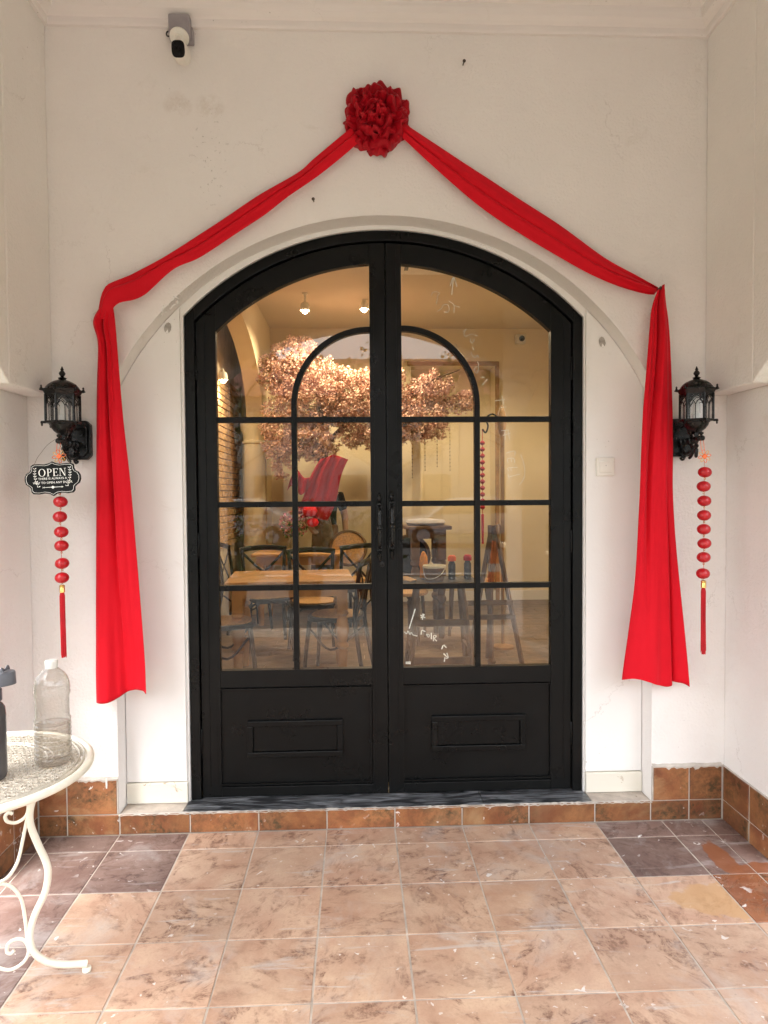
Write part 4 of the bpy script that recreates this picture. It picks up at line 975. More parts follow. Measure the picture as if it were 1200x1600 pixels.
# ================================================================== SWITCH, PLUGGED HOLES
sw_ = thing('light_switch', 'white square light switch on the panel right of the door', 'switch', (1.2785, .1125, 1.592))
MB().box(-.042, .042, -.013, 0, -.042, .042).build('switch_plate', 'white_plastic', sw_, bevel=.003, segs=3)
MB().box(-.029, .029, -.0175, -.0125, -.026, .026).build('rocker', 'white_plastic', sw_, bevel=.002); MB().lathe([(.002, 0), (.002, -.0006)], (0, -.0175, .006), 8, 'y').build('indicator', 'grey_box', sw_)
for x, z, lab, tilt in ((-.686, 2.219, 'plugged oval hole in the white panel left of the door arch', .2), (1.265, 2.159, 'plugged oval hole in the white panel right of the door arch', -.15)):
    t = thing('plugged_hole', lab, 'hole', (x, .1125, z)); t.rotation_euler = (0, tilt, 0)
    m = MB(); pr = []
    rg = random.Random(int(z*100)); k = 26
    o_ = [((.017+rg.uniform(-.001, .001))*math.cos(2*PI*i/k), (.027+rg.uniform(-.0015, .0015))*math.sin(2*PI*i/k)) for i in range(k)]
    vs = [(a*1.16, -.0006, b*1.1) for a, b in o_] + [(a, -.002, b) for a, b in o_] + [(a*.86, .0, b*.86) for a, b in o_] + [(0, -.0004, 0)]
    m.add(vs, [(i, (i+1)%k, (i+1)%k+k, i+k) for i in range(k)] + [(i+k, (i+1)%k+k, (i+1)%k+2*k, i+2*k) for i in range(k)]); m.build('plaster_rim', 'smooth_plaster', t, smooth=60)
    m = MB(); m.add([(a*.9, -.0007, b*.9) for a, b in o_] + [(a*.35, -.0005, b*.35-.004) for a, b in o_], [(i, (i+1)%k, (i+1)%k+k, i+k) for i in range(k)] + [tuple(range(k, 2*k))]); m.build('plug', 'concrete_plug', t)
    MB().add([(-.008, -.0012, -.024), (.009, -.0012, -.023), (.001, -.0012, -.006)], [(0,1,2)]).build('plaster_chip', 'smooth_plaster', t)

# ================================================================== GARDEN TABLE WITH BOTTLES
TC = (-.971, -1.0); TR, TZ = .314, .70
gt = thing('garden_table', 'cream metal garden table with lacy round top and scrolled legs', 'table', (TC[0], TC[1], 0))
m = MB(); m.tube([(TR*math.cos(a)-.0, TR*math.sin(a), TZ-.012) for a in lin(0, 2*PI, 72)], .0115, 12, False); m.build('rim', 'cream_paint', gt, smooth=60)
m = MB(); 
for rr_, h in ((TR-.017, .0045), (TR-.030, .003)): m.tube([(rr_*math.cos(a), rr_*math.sin(a), TZ-.005) for a in lin(0, 2*PI, 64)], h, 6, False)
m.build('inner_ring', 'filigree_paint', gt, smooth=60)
m = MB(); st = .0235; rg = random.Random(5)
def curl(cx, cy, a0, r, turns, wd):
    pts = [(cx+r*(1-.62*t)*math.cos(a0+turns*2*PI*t), cy+r*(1-.62*t)*math.sin(a0+turns*2*PI*t)) for t in lin(0, 1, 9)]
    z1, z0 = TZ-.0035, TZ-.0075
    vs = []
    for i, (x, y) in enumerate(pts):
        a = pts[max(0, i-1)]; b = pts[min(9, i+1)]; d = Vector((b[0]-a[0], b[1]-a[1])).normalized(); nx, ny = -d.y*wd, d.x*wd
        vs += [(x-nx, y-ny, z0), (x-nx*.6, y-ny*.6, z1), (x+nx*.6, y+ny*.6, z1), (x+nx, y+ny, z0)]
    m.add(vs, [(4*i+k, 4*i+4+k, 4*i+5+k, 4*i+1+k) for i in range(9) for k in range(3)])
nrow = int(TR/st)+2
for i in range(-nrow, nrow+1):
    for j in range(-nrow, nrow+1):
        x = (i+.5*(j % 2))*st; y = j*st*.866; r = math.hypot(x, y)
        if r > TR-.022: continue
        if .195 < r < .215: continue
        curl(x, y, ((i*2+j) % 6)*PI/3, st*.55, 1.35*(1 if (i+j) % 2 else -1), .0021)
fg = m.build('lacy_top', 'filigree_paint', gt); fg['kind'] = 'stuff'
m = MB(); 
for rr_ in (.197, .213): m.tube([(rr_*math.cos(a), rr_*math.sin(a), TZ-.005) for a in lin(0, 2*PI, 56)], .003, 6, False)
for k in range(44):
    a = 2*PI*k/44; m.tube([(.198*math.cos(a), .198*math.sin(a), TZ-.005), (.212*math.cos(a+.05), .212*math.sin(a+.05), TZ-.005)], .0025, 5)
m.build('band_ring', 'filigree_paint', gt, smooth=60)
leg_c = [(.235,.694),(.20,.665),(.172,.62),(.157,.585),(.145,.54),(.146,.497),(.165,.433),(.184,.379),(.190,.338),(.180,.282),(.155,.231),(.140,.186),(.138,.14),(.150,.104),(.182,.068),(.228,.043),(.292,.024)]
scr = [[(.127,.60),(.138,.578),(.141,.552),(.133,.527),(.109,.515),(.086,.523),(.080,.540),(.089,.549),(.099,.543)],
       [(.138,.53),(.136,.518),(.125,.463),(.110,.399),(.087,.361),(.062,.349),(.040,.352),(.028,.368),(.036,.384),(.050,.380)],
       [(.028,.31),(.036,.330),(.062,.343),(.092,.325),(.116,.281),(.125,.22),(.130,.150)],
       [(.020,.125),(.057,.091),(.086,.077),(.119,.089),(.133,.119),(.122,.153),(.100,.164),(.080,.157),(.076,.135),(.086,.126),(.095,.133)]]
for ang in (27, 147, 267):
    a = R(ang); D2 = lambda r, z: (r*math.cos(a), r*math.sin(a), z)
    m = MB(); m.tube(crom([D2(*q) for q in leg_c], 5), .0105, 12); lg = m.build('leg', 'cream_paint', gt, smooth=60)
    m = MB(); m.lathe([(.010, .001), (.0135, .002), (.0135, .012), (.011, .014)], D2(.292, 0), 16); m.build('foot_cap', 'cream_paint', lg, smooth=40)
    for s_ in scr:
        m = MB(); m.tube(crom([D2(*q) for q in s_], 6), .0052, 8); m.build('scroll', 'cream_paint', gt, smooth=60)
for z in (.60, .12): MB().tube([(.13*math.cos(a), .13*math.sin(a), z) for a in lin(0, 2*PI, 48)], .005, 8, False).build('brace_ring', 'cream_paint', gt, smooth=60) if z > .3 else None
# clear ribbed bottle
cb = thing('plastic_bottle', 'empty clear ribbed plastic bottle standing on the garden table', 'bottle', (-.757, -.963, TZ-.0025))
pr = [(.030, 0), (.044, .002), (.0495, .010)]
z = .014
for k in range(8): pr += [(.0500, z), (.0508, z+.004), (.0500, z+.009), (.0478, z+.0115)]; z += .0135
pr += [(.0500, z), (.0495, .126), (.0505, .130), (.0482, .134), (.0470, .140), (.0470, .196), (.0490, .202), (.0500, .210), (.0480, .214), (.0497, .220), (.0480, .236), (.0430, .252), (.0340, .266), (.0230, .276), (.0165, .281), (.0145, .284), (.0140, .296)]
m = MB(); n = 32; k0 = len(m.v); m.lathe(pr, (0,0,0), n)
for i, v in enumerate(m.v):                            # twelve shallow flutes in the grip
    if .136 < v[2] < .20:
        a = math.atan2(v[1], v[0]); f_ = 1-.028*(.5+.5*math.cos(12*a)); m.v[i] = (v[0]*f_, v[1]*f_, v[2])
m.f = [f for f in m.f if len(f) == 4] + [tuple(reversed(range(n)))]
m.build('bottle_body', 'clear_plastic', cb, smooth=50)
m = MB(); n = 40; pc_ = [(.0168, .281), (.0172, .284), (.0172, .287), (.0178, .2875), (.0178, .302), (.0165, .3045), (.012, .305)]
m.lathe(pc_, (0,0,0), n)
for i, v in enumerate(m.v):
    if .287 < v[2] < .303 and i % 2: m.v[i] = (v[0]*.965, v[1]*.965, v[2])
m.build('bottle_cap', 'cap_plastic', cb, smooth=30)
m = MB(); m.lathe([(.029, .003), (.043, .005), (.0465, .012), (.0465, .118), (.030, .1182)], (0,0,0), 28); m.build('water', 'bottle_water', cb, smooth=40)
# dark sports bottle
sb = thing('sports_bottle', 'smoky grey sports bottle with flip lid at the left edge of the table', 'bottle', (-.885, -1.075, TZ-.0025))
MB().lathe([(.030, 0), (.043, .003), (.046, .012), (.046, .175), (.044, .198), (.038, .208), (.033, .213), (.033, .226)], (0,0,0), 28).build('bottle_body', 'smoke_plastic', sb, smooth=40)
MB().lathe([(.031, .218), (.037, .219), (.037, .248), (.034, .251)], (0,0,0), 28).build('collar', 'lid_plastic', sb, smooth=40)
m = MB(); n = 40; oc = []
for i in range(n):
    t = 2*PI*i/n; oc.append((.026+.066*math.cos(t), .040*math.sin(t)))
m.add([(x, y, .262) for x, y in oc] + [(x, y, .292) for x, y in oc] + [(x*.98+.0005, y*.94, .297) for x, y in oc], [tuple(reversed(range(n))), tuple(range(2*n, 3*n))] + [(i, (i+1)%n, (i+1)%n+n, i+n) for i in range(n)] + [(i+n, (i+1)%n+n, (i+1)%n+2*n, i+2*n) for i in range(n)])
m.xf(Matrix.Translation((0, 0, 0)) @ Matrix.Rotation(R(-3), 4, 'Y')); m.build('lid', 'lid_plastic', sb, smooth=40, bevel=0)
MB().lathe([(.026, .25), (.026, .264)], (0,0,0), 20).build('spout_neck', 'lid_plastic', sb, smooth=40)
m = MB(); m.tube(crom([(.052, -.018, .303), (.050, -.016, .312), (.050, -.006, .306), (.050, .006, .306), (.050, .016, .312), (.052, .018, .303)], 4), .0035, 8); m.build('lid_tab', 'lid_plastic', sb, smooth=60)

# ================================================================== INSIDE THE ROOM
def turned(r, h):        # turned table leg profile from floor to h
    return [(r*.55, 0), (r*.62, h*.03), (r*.72, h*.20), (r*.80, h*.30), (r*.62, h*.315), (r*1.0, h*.34), (r*1.0, h*.36), (r*.66, h*.385), (r*.9, h*.44), (r*1.05, h*.52), (r*.9, h*.60), (r*.6, h*.64), (r*1.0, h*.66), (r*1.0, h*.68), (r*.75, h*.70)]
def dining_table(x, y, rz, w_, d_, label, mat='honey_wood', h=.75, z0=IZ, legmat=None):
    t = thing('dining_table', label, 'table', (x, y, z0), rz); legmat = legmat or mat
    MB().box(-w_/2, w_/2, -d_/2, d_/2, h-.035, h).build('table_top', mat, t, bevel=.008)
    m = MB(); i = .05
    for a, b, c, d in ((-w_/2+i, w_/2-i, -d_/2+i, -d_/2+i+.02), (-w_/2+i, w_/2-i, d_/2-i-.02, d_/2-i), (-w_/2+i, -w_/2+i+.02, -d_/2+i+.02, d_/2-i-.02), (w_/2-i-.02, w_/2-i, -d_/2+i+.02, d_/2-i-.02)): m.box(a, b, c, d, h-.12, h-.036)
    m.build('apron', mat, t)
    for sx in (-1, 1):
        for sy in (-1, 1):
            m = MB(); lx, ly = sx*(w_/2-.085), sy*(d_/2-.085)
            m.lathe(turned(.046, h), (lx, ly, 0), 16); m.box(lx-.038, lx+.038, ly-.038, ly+.038, h*.70, h-.037); m.build('leg', legmat, t, smooth=35)
    return t
dining_table(-.36, 2.28, R(4), .92, .72, 'honey wood dining table nearest the left door leaf')
dining_table(-.45, 4.45, R(-3), .95, .7, 'honey wood dining table further back by the column')
def cross_chair(label, x, y, rz):
    t = thing('cross_back_chair', label, 'chair', (x, y, IZ), rz, 'black cross-back chairs in the room')
    seat = []
    for k in range(24):
        a = 2*PI*k/24; seat.append((.215*math.copysign(abs(math.cos(a))**.7, math.cos(a))*(1-.08*math.sin(a)), .205*math.copysign(abs(math.sin(a))**.7, math.sin(a))))
    def slab(z0, z1, s, nm, mat):
        m = MB(); n = 24; m.add([(a*s, b*s, z0) for a, b in seat] + [(a*s, b*s, z1) for a, b in seat], [tuple(reversed(range(n))), tuple(range(n, 2*n))] + [(i, (i+1)%n, (i+1)%n+n, i+n) for i in range(n)]); return m.build(nm, mat, t, bevel=.004)
    slab(.425, .455, 1.0, 'seat_frame', 'dark_wood'); slab(.455, .466, .86, 'seat', 'rattan')
    for sx in (-1, 1):
        MB().tube([(sx*.165, .16, .43), (sx*.185, .185, .2), (sx*.195, .20, 0)], [.018, .016, .013], 8).build('leg', 'dark_wood', t, smooth=50)
        MB().tube(crom([(sx*.20, -.255, 0), (sx*.185, -.215, .22), (sx*.175, -.185, .44), (sx*.185, -.205, .66), (sx*.195, -.235, .86)], 4), .0165, 8).build('leg', 'dark_wood', t, smooth=50)
        MB().tube(crom([(sx*.17, .16, .38), (sx*.12, .165, .415), (0, .17, .425)], 4), .010, 6).build('bracket', 'dark_wood', t, smooth=50)
        MB().tube(crom([(sx*.178, -.20, .47), (sx*.06, -.215, .60), (-sx*.06, -.225, .70), (-sx*.19, -.232, .83)], 4), .012, 8, flat=.5).build('cross_bar', 'dark_wood', t, smooth=50)
        MB().tube(crom([(sx*.17, .15, .36), (sx*.178, .0, .22), (sx*.18, -.19, .34)], 5), .009, 6).build('hoop', 'dark_wood', t, smooth=50)
    MB().tube(crom([(-.215, -.232, .855), (-.12, -.262, .868), (0, -.272, .872), (.12, -.262, .868), (.215, -.232, .855)], 4), .024, 8, flat=.55).build('top_rail', 'dark_wood', t, smooth=50)
    return t
cross_chair('black cross-back chair pulled up to the near table, right of the glazing bar', -.02, 2.25, R(78))
cross_chair('black cross-back chair behind, facing the far table', .03, 3.75, R(35))
cross_chair('black cross-back chair beside the column at the far table', -.98, 4.02, R(-62))
cross_chair('black cross-back chair between the two dining tables', -.66, 3.20, R(195))
cross_chair('black cross-back chair at the left edge of the door glass', -.80, 2.02, R(-80))
cross_chair('black cross-back chair tucked under the near table from behind', -.22, 2.88, R(190))
def cane_chair(label, x, y, rz, fill='rattan', z0=IZ, zs=1.0):
    t = thing('round_back_chair', label, 'chair', (x, y, z0), rz, 'round-back chairs in the room')
    MB().lathe([(.17, .44), (.215, .44), (.22, .455), (.215, .47), (.19, .476)], (0,0,0), 24).build('seat', 'rattan', t, smooth=40)
    for sx in (-1, 1):
        MB().tube([(sx*.15, .15, .45), (sx*.16, .17, 0)], [.018, .012], 8).build('leg', 'easel_wood', t, smooth=50)
        MB().tube([(sx*.14, -.15, .45), (sx*.16, -.2, 0)], [.018, .012], 8).build('leg', 'easel_wood', t, smooth=50)
        MB().tube([(sx*.10, -.17, .46), (sx*.11, -.21, .62)], .012, 8).build('back_post', 'easel_wood', t, smooth=50)
    M2 = Matrix.Translation((0, -.235, .77)) @ Matrix.Rotation(R(8), 4, 'X')
    m = MB(); m.tube([(.195*math.cos(a), 0, .195*math.sin(a)*.95) for a in lin(0, 2*PI, 36)], .017, 8, False); m.xf(M2); m.build('back_ring', 'easel_wood', t, smooth=60)
    m = MB(); m.lathe([(.178, -.004), (.178, .004)], (0,0,0), 32, 'y'); m.xf(M2); m.build('back_panel', fill, t)
    return t
cane_chair('round cane-back chair standing behind the black chairs', .02, 4.3, R(172))
cane_chair('round-back chair with a black panel seen right of the door handles', .58, 3.35, R(165), 'black_cotton')
cane_chair('round-back chair turned sideways at the tall table', 1.14, 3.1, R(80), z0=IZ+.12)
dining_table(.80, 3.55, R(6), .42, .40, 'tall turned-leg side table with a cushion on top', 'easel_wood', 1.06)
cu_ = MB(); cu_.lathe([(.02, 0), (.17, .004), (.19, .025), (.175, .05), (.05, .062), (.01, .062)], (0,0,0), 20); tag(cu_.build('cushion', 'bag_grey', None, smooth=60, loc=(.80, 3.55, IZ+1.061)), 'pale round cushion on the tall side table', 'cushion')
# trestle table with splayed legs, and what stands on it
tt = thing('trestle_table', 'dark wooden work table on splayed trestle legs behind the right door leaf', 'table', (.74, 2.02, IZ))
MB().box(-.30, .27, -.2, .2, .715, .74).build('table_top', 'dark_wood', tt, bevel=.004)
for sx in (-1, 1):
    for sy in (-1, 1):
        MB().tube([(sx*.16, sy*.06, .715), (sx*.235, sy*.20, 0)], .019, 4).build('leg', 'easel_wood', tt)
    MB().tube([(sx*.205, -.155, .26), (sx*.205, .155, .26)], .014, 4).build('rail', 'easel_wood', tt)
for z, yy in ((.44, -.115), (.18, -.165)): MB().box(-.20, .20, yy-.012, yy+.012, z-.025, z+.025).build('stretcher', 'easel_wood', tt)
MB().tube([(-.29, -.16, .70), (-.40, -.1, .02)], .012, 6).build('prop', 'easel_wood', tt)
bk = thing('paint_bucket', 'brown plastic bucket with cream rim and wire handle on the work table', 'bucket', (.70, 1.94, IZ+.741))
MB().lathe([(.062, 0), (.066, .002), (.078, .095), (.078, .098)], (0,0,0), 24).build('bucket_wall', 'brown_cotton', bk, smooth=40)
MB().lathe([(.074, .094), (.084, .094), (.086, .104), (.082, .112), (.074, .112), (.072, .100)], (0,0,0), 24).build('rim', 'cream_paint', bk, smooth=40)
MB().tube(crom([(-.083, -.01, .10), (-.07, -.05, .03), (-.02, -.088, .025), (.04, -.080, .055), (.081, -.01, .10)], 5), .003, 6).build('handle', 'white_plastic', bk, smooth=60)
def spray(x, y, cap, label):
    t = thing('cleaning_bottle', label, 'bottle', (x, y, IZ+.741), 0, 'bottles on the work table')
    MB().lathe([(.02, 0), (.027, .003), (.027, .11), (.018, .13), (.012, .137)], (0,0,0), 16).build('bottle_body', 'bottle_dark', t, smooth=40)
    MB().lathe([(.014, .133), (.030, .134), (.031, .160), (.024, .172), (.020, .176)], (0,0,0), 14).build('cap', cap, t, smooth=40)
spray(.835, 2.00, 'cone_orange', 'dark bottle with a broad orange cap beside the bucket'); spray(.955, 2.03, 'red_thread', 'dark bottle with a red cap at the table end')
gl_ = MB(); gl_.lathe([(.02, 0), (.030, .01), (.027, .07), (.033, .10), (.026, .16), (.018, .185), (.006, .20)], (0,0,0), 12)
for i, v in enumerate(gl_.v): gl_.v[i] = (v[0]+.008*noise.noise(Vector(v)*30), v[1]+.008*noise.noise(Vector(v)*30+Vector((5,0,0))), v[2])
tag(gl_.build('rolled_cloth', 'glove_amber', None, smooth=60, loc=(.635, 2.08, IZ+.741)), 'rolled amber cloth standing behind the bucket', 'cloth')
rg = random.Random(9)
for k, (x, y, s) in enumerate(((.52, 1.92, 1.0), (.50, 2.03, .8))):
    m = MB(); m.grid(lambda u, v: ((u-.5)*.10*s, (v-.5)*.07*s, .012*s*(1-4*(u-.5)**2)*(1-4*(v-.5)**2)+.006*math.sin(9*u+5*v)+.006), 10, 8)
    tag(m.build('cleaning_rag', 'rattan', None, smooth=60, solid=.003, loc=(x, y, IZ+.742)), ('crumpled tan rag at the near corner of the work table', 'smaller crumpled tan rag further back on the work table')[k], 'rag')
# easel
ez = thing('easel', 'brown wooden easel standing behind the lowest right pane', 'easel', (1.20, 2.25, IZ))
for a, b in (((-.035, .0, 1.12), (-.03, -.02, .0)), ((.0, .0, 1.12), (.215, -.03, 0)), ((-.02, .02, 1.10), (-.21, .05, 0)), ((0, .02, 1.1), (.02, .40, 0))): MB().tube([a, b], .019, 4).build('leg', 'easel_wood', ez)
for z, w_ in ((.42, .15), (.53, .13)): MB().box(-w_-.08, w_, -.045, -.02, z-.018, z+.018).build('cross_rail', 'easel_wood', ez)
MB().lathe([(.03, 0), (.034, .02), (.026, .05), (.034, .08), (.02, .10)], (-.03, -.02, 0), 12).build('turned_foot', 'easel_wood', ez, smooth=40)
# artificial blossom tree
def leaves(m, c, n, r, s, rg, flat=1):
    for _ in range(n):
        while True:
            p = Vector((rg.uniform(-1, 1), rg.uniform(-1, 1), rg.uniform(-1, 1)))
            if p.length <= 1: break
        p = Vector(c)+Vector((p.x*r[0], p.y*r[1], p.z*r[2]))
        a = Vector((rg.gauss(0, 1), rg.gauss(0, 1), rg.gauss(0, 1))).normalized(); b = a.orthogonal().normalized(); k = a.cross(b); q = s*rg.uniform(.6, 1.3)
        m.add([p-b*q, p-k*q*.8, p+b*q, p+k*q*.8], [(0,1,2,3)])
rg = random.Random(21)
bt_ = thing('blossom_tree', 'artificial pink blossom tree spreading under the room ceiling', 'tree', (-.20, 4.75, IZ))
m = MB(); m.tube(crom([(0, 0, 0), (.03, .02, .7), (-.04, 0, 1.4), (.0, 0, 2.1), (-.1, 0, 2.6)], 5), [.085-.0025*i for i in range(21)], 10); m.build('trunk', 'bark', bt_, smooth=60)
br = [[(0, 0, 1.9), (.35, -.05, 2.2), (.9, 0, 2.35), (1.7, -.05, 2.42)], [(0, 0, 2.0), (-.25, -.1, 2.4), (-.55, -.1, 2.8)], [(-.03, 0, 2.2), (.2, -.1, 2.6), (.5, -.1, 2.75)], [(0, 0, 1.7), (-.3, -.15, 1.9), (-.5, -.15, 1.75)], [(.8, 0, 2.33), (1.2, -.1, 2.6), (1.5, -.1, 2.72)], [(.5, 0, 2.25), (.9, -.1, 2.1), (1.1, -.1, 1.98)]]
for b in br:
    c = crom(b, 6); m = MB(); m.tube(c, [.030-.024*i/(len(c)-1) for i in range(len(c))], 7); m.build('branch', 'bark', bt_, smooth=60)
m = MB()
blobs = [((-.42, -.1, 2.72), (.30, .22, .28), 95), ((-.46, -.1, 2.15), (.22, .22, .62), 130), ((-.08, -.1, 2.45), (.38, .25, .42), 170), ((.30, -.1, 2.38), (.36, .25, .36), 150), ((.75, -.1, 2.22), (.38, .22, .30), 130), ((1.12, -.08, 2.15), (.30, .2, .22), 70), ((-.18, -.15, 1.92), (.36, .2, .20), 80), ((.55, -.1, 1.98), (.45, .2, .12), 60), ((1.45, -.05, 2.38), (.26, .10, .12), 34), ((1.25, -.08, 2.55), (.24, .10, .16), 34), ((.95, -.08, 2.45), (.3, .12, .16), 40), ((-.25, -.1, 2.95), (.16, .15, .15), 34), ((.62, -.1, 2.62), (.3, .15, .12), 26)]
for c, r, n in blobs:
    for _ in range(int(n*1.6)):
        while True:
            p = Vector((rg.uniform(-1, 1), rg.uniform(-1, 1), rg.uniform(-1, 1)))
            if p.length <= 1: break
        leaves(m, (c[0]+p.x*r[0], c[1]+p.y*r[1], c[2]+p.z*r[2]), 34, (.055, .055, .05), .0135, rg)
cr = m.build('blossoms', 'blossom', bt_); cr['kind'] = 'stuff'
# red cloth gathered in the tree
rcx = thing('hanging_cloth', 'red cloth gathered on the trunk of the blossom tree', 'cloth', (-.32, 4.42, 1.1))
def rfn(u, v):
    a = (u-.5)*2; x = .26*v*1.1-.05+a*.20*(1-.25*v)+.02*math.sin(6*v); z = .12+.66*v
    return (x, .03*math.sin(a*9)+.05*a*a, z-.05*abs(a))
m = MB(); m.grid(rfn, 24, 20); m.build('fold', 'red_satin', rcx, smooth=60, solid=.003)
m = MB(); m.grid(lambda u, v: (-.27+.22*u+.03*v, -.02+.03*math.sin(u*16), .40+(.20-.10*abs(2*u-1)**2)*v+.05*math.sin(u*7)), 20, 8); m.build('loose_end', 'red_satin', rcx, smooth=60, solid=.003)
m = MB(); m.lathe([(.01, -.06), (.06, -.045), (.085, 0), (.06, .045), (.01, .06)], (-.03, -.05, .18), 14); m.build('pompom', 'red_cloth', rcx, smooth=60)
m = MB(); m.lathe([(.01, -.05), (.05, -.035), (.065, 0), (.05, .035), (.01, .05)], (.0, -.05, .06), 14); m.build('pompom', 'red_cloth', rcx, smooth=60)
# flowers in a vase on the far table
vf = thing('flower_vase', 'glass vase of mixed pink flowers on the far table', 'vase', (-.52, 4.40, IZ+.75))
MB().lathe([(.04, 0), (.05, .01), (.055, .08), (.035, .14), (.04, .17)], (0,0,0), 16).build('vase', 'lantern_glass', vf, smooth=40)
m = MB(); leaves(m, (0, 0, .30), 260, (.17, .12, .16), .018, rg); m.build('flowers', 'posy', vf)
m = MB(); leaves(m, (0, 0, .24), 160, (.14, .10, .13), .02, rg); m.build('foliage', 'leaf', vf)
# strings of beads hanging from the tree, red garland by the recess
for k, (x, zb) in enumerate(((.758, 1.62), (.898, 1.70), (1.031, 1.74), (1.172, 1.70), (.62, 1.72))):
    t = thing('bead_string', 'thin hanging string of tiny brown beads under the blossoms, ' + ('second from left', 'third from left', 'fourth from left', 'rightmost', 'leftmost')[k], 'bead string', (x, 4.55, zb), 0, 'bead strings hanging under the blossoms')
    MB().tube([(0, 0, 0), (0, 0, 2.2-zb)], .0015, 4).build('string', 'easel_wood', t)
    m = MB()
    for q in range(int((2.2-zb)/.04)): m.lathe([(.001, -.007), (.007, 0), (.001, .007)], (0, 0, .01+q*.04), 6)
    o = m.build('beads', 'easel_wood', t); o['kind'] = 'stuff'
t = thing('bead_garland', 'dark red bead garland hanging inside the right door leaf', 'garland', (1.245, 3.0, 1.02))
MB().tube([(0, 0, .26), (0, 0, 1.0)], .003, 6).build('cord', 'red_thread', t)
for q in range(11): 
    MB().lathe([(.002, -.022), (.016, -.014), (.0235, 0), (.016, .014), (.002, .022)], (0, 0, .32+q*.056), 12).build('bead', 'red_satin', t, smooth=50)
MB().lathe([(.010, .26), (.013, .25), (.010, 0.0)], (0,0,0), 8).build('tassel', 'red_thread', t)
ws = thing('wall_bracket', 'curled dark iron bracket holding the red bead garland', 'bracket', (1.245, 3.0, 2.02))
MB().tube(crom([(0, 0, 0), (.03, 0, -.03), (.05, 0, .03), (.03, 0, .09), (.09, .0, .13), (.16, 0, .08)], 5), .008, 6).build('curl', 'iron', ws, smooth=60)
MB().lathe([(.004, -.14), (.03, -.08), (.045, 0), (.03, .09), (.004, .15)], (.17, 0, .06), 10).build('finial', 'oak', ws, smooth=50)
MB().box(.16, .19, -.015, .015, -.98, -.05).build('post', 'oak', ws)
MB().lathe([(.10, -1.919), (.10, -1.90), (.016, -1.88), (.014, -.981)], (.175, 0, 0), 16).build('stand', 'oak', ws, smooth=40)
# ceiling fittings
vt = thing('ceiling_vent', 'white slotted air-conditioning cassette in the room ceiling', 'vent', (.75, 3.0, CZ-.002))
MB().box(-.36, .42, -.45, .45, -.012, 0).build('panel', 'white_plastic', vt, bevel=.004)
for x in (-.22, -.14): MB().box(x-.018, x+.018, -.32, .32, -.016, -.0125).build('slot', 'lens_black', vt)
MB().box(-.02, .34, -.3, .3, -.018, -.0125).build('grille', 'white_plastic', vt, bevel=.003)
ic = thing('ceiling_camera', 'small white dome camera high on the far wall of the room', 'camera', (2.2, 5.60, 3.36))
MB().box(-.06, .06, -.04, .048, -.06, .06).build('body', 'white_plastic', ic, bevel=.015)
MB().lathe([(.035, -.04), (.034, -.06), (.02, -.075), (.003, -.08)], (.01, 0, 0), 16, 'y').build('dome', 'lens_black', ic, smooth=50)
def lamp(x, y, z, power, label, size=.05, stem=True):
    t = thing('ceiling_spotlight', label, 'lamp', (x, y, z), 0, 'warm spotlights in the room')
    if stem: MB().lathe([(.02, CZ-z-.001), (.03, CZ-z-.002), (.03, CZ-z-.02), (.012, CZ-z-.021), (.012, .075)], (0,0,0), 12).build('stem', 'white_plastic', t, smooth=40)
    if not stem: MB().tube(crom([(-.045, 0, .05), (-.03, 0, .10), (0, 0, .11), (0, 0, .075)], 4), .008, 8).build('wall_arm', 'white_plastic', t, smooth=50)
    MB().lathe([(.03, .08), (.042, .06), (.048, .0), (.044, .002), (.036, .06)], (0,0,0), 18).build('shade', 'white_plastic', t, smooth=40)
    MB().lathe([(.004, -.032), (.022, -.022), (.030, -.005), (.028, .02), (.015, .045)], (0,0,0), 14).build('bulb', 'bulb_glow', t, smooth=60)
    ld = bpy.data.lights.new('lamp_light', 'SPOT'); ld.spot_size = R(165); ld.spot_blend = .5; ld.energy = power*1.35; ld.color = (1, .79, .50); ld.shadow_soft_size = size
    lo = bpy.data.objects.new('lamp_light', ld); COL.objects.link(lo); lo.parent = t; lo.location = (0, 0, -.09)
lamp(.245, 4.35, 3.40, 18, 'glaring warm spotlight at the top of the left door leaf')
lamp(-.36, 4.10, 3.32, 4.5, 'warm spotlight shining into the blossom tree')
lamp(1.9, 2.6, 3.40, 18, 'warm spotlight over the right side of the room')
lamp(-1.19, 4.1, 2.62, 2.4, 'small warm lamp glowing on the brick wall', stem=False)
# person standing beyond the far table
pe = thing('person', 'person in black top and brown apron standing behind the far table', 'person', (-.22, 5.12, IZ), R(180+12))
def skinned(nm, verts, edges, radii, mat, parent, root=0, sub=2):
    me = bpy.data.meshes.new(nm); me.from_pydata(verts, edges, []); me.materials.append(MATS[mat])
    o = bpy.data.objects.new(nm, me); COL.objects.link(o); o.parent = parent
    md = o.modifiers.new('skin', 'SKIN'); md.use_smooth_shade = True
    for i, r in enumerate(radii):
        sv_ = me.skin_vertices[0].data[i]; sv_.radius = r if isinstance(r, tuple) else (r, r); sv_.use_root = (i == root)
    sd = o.modifiers.new('sub', 'SUBSURF'); sd.levels = sub; sd.render_levels = sub
    return o
V_ = [(0,0,.88),(0,0,1.05),(0,.0,1.22),(0,0,1.34),(0,0,1.42),(0,.01,1.50),(0,.02,1.58),
      (.17,0,1.33),(.235,-.03,1.09),(.16,.10,.93),(.11,.14,.90),(-.17,0,1.33),(-.24,-.03,1.10),(-.23,.06,.88),(-.225,.10,.80),
      (.09,0,.82),(.095,.02,.47),(.095,-.01,.07),(.10,.12,.03),(-.09,0,.82),(-.095,.02,.47),(-.095,-.01,.07),(-.10,.12,.03)]
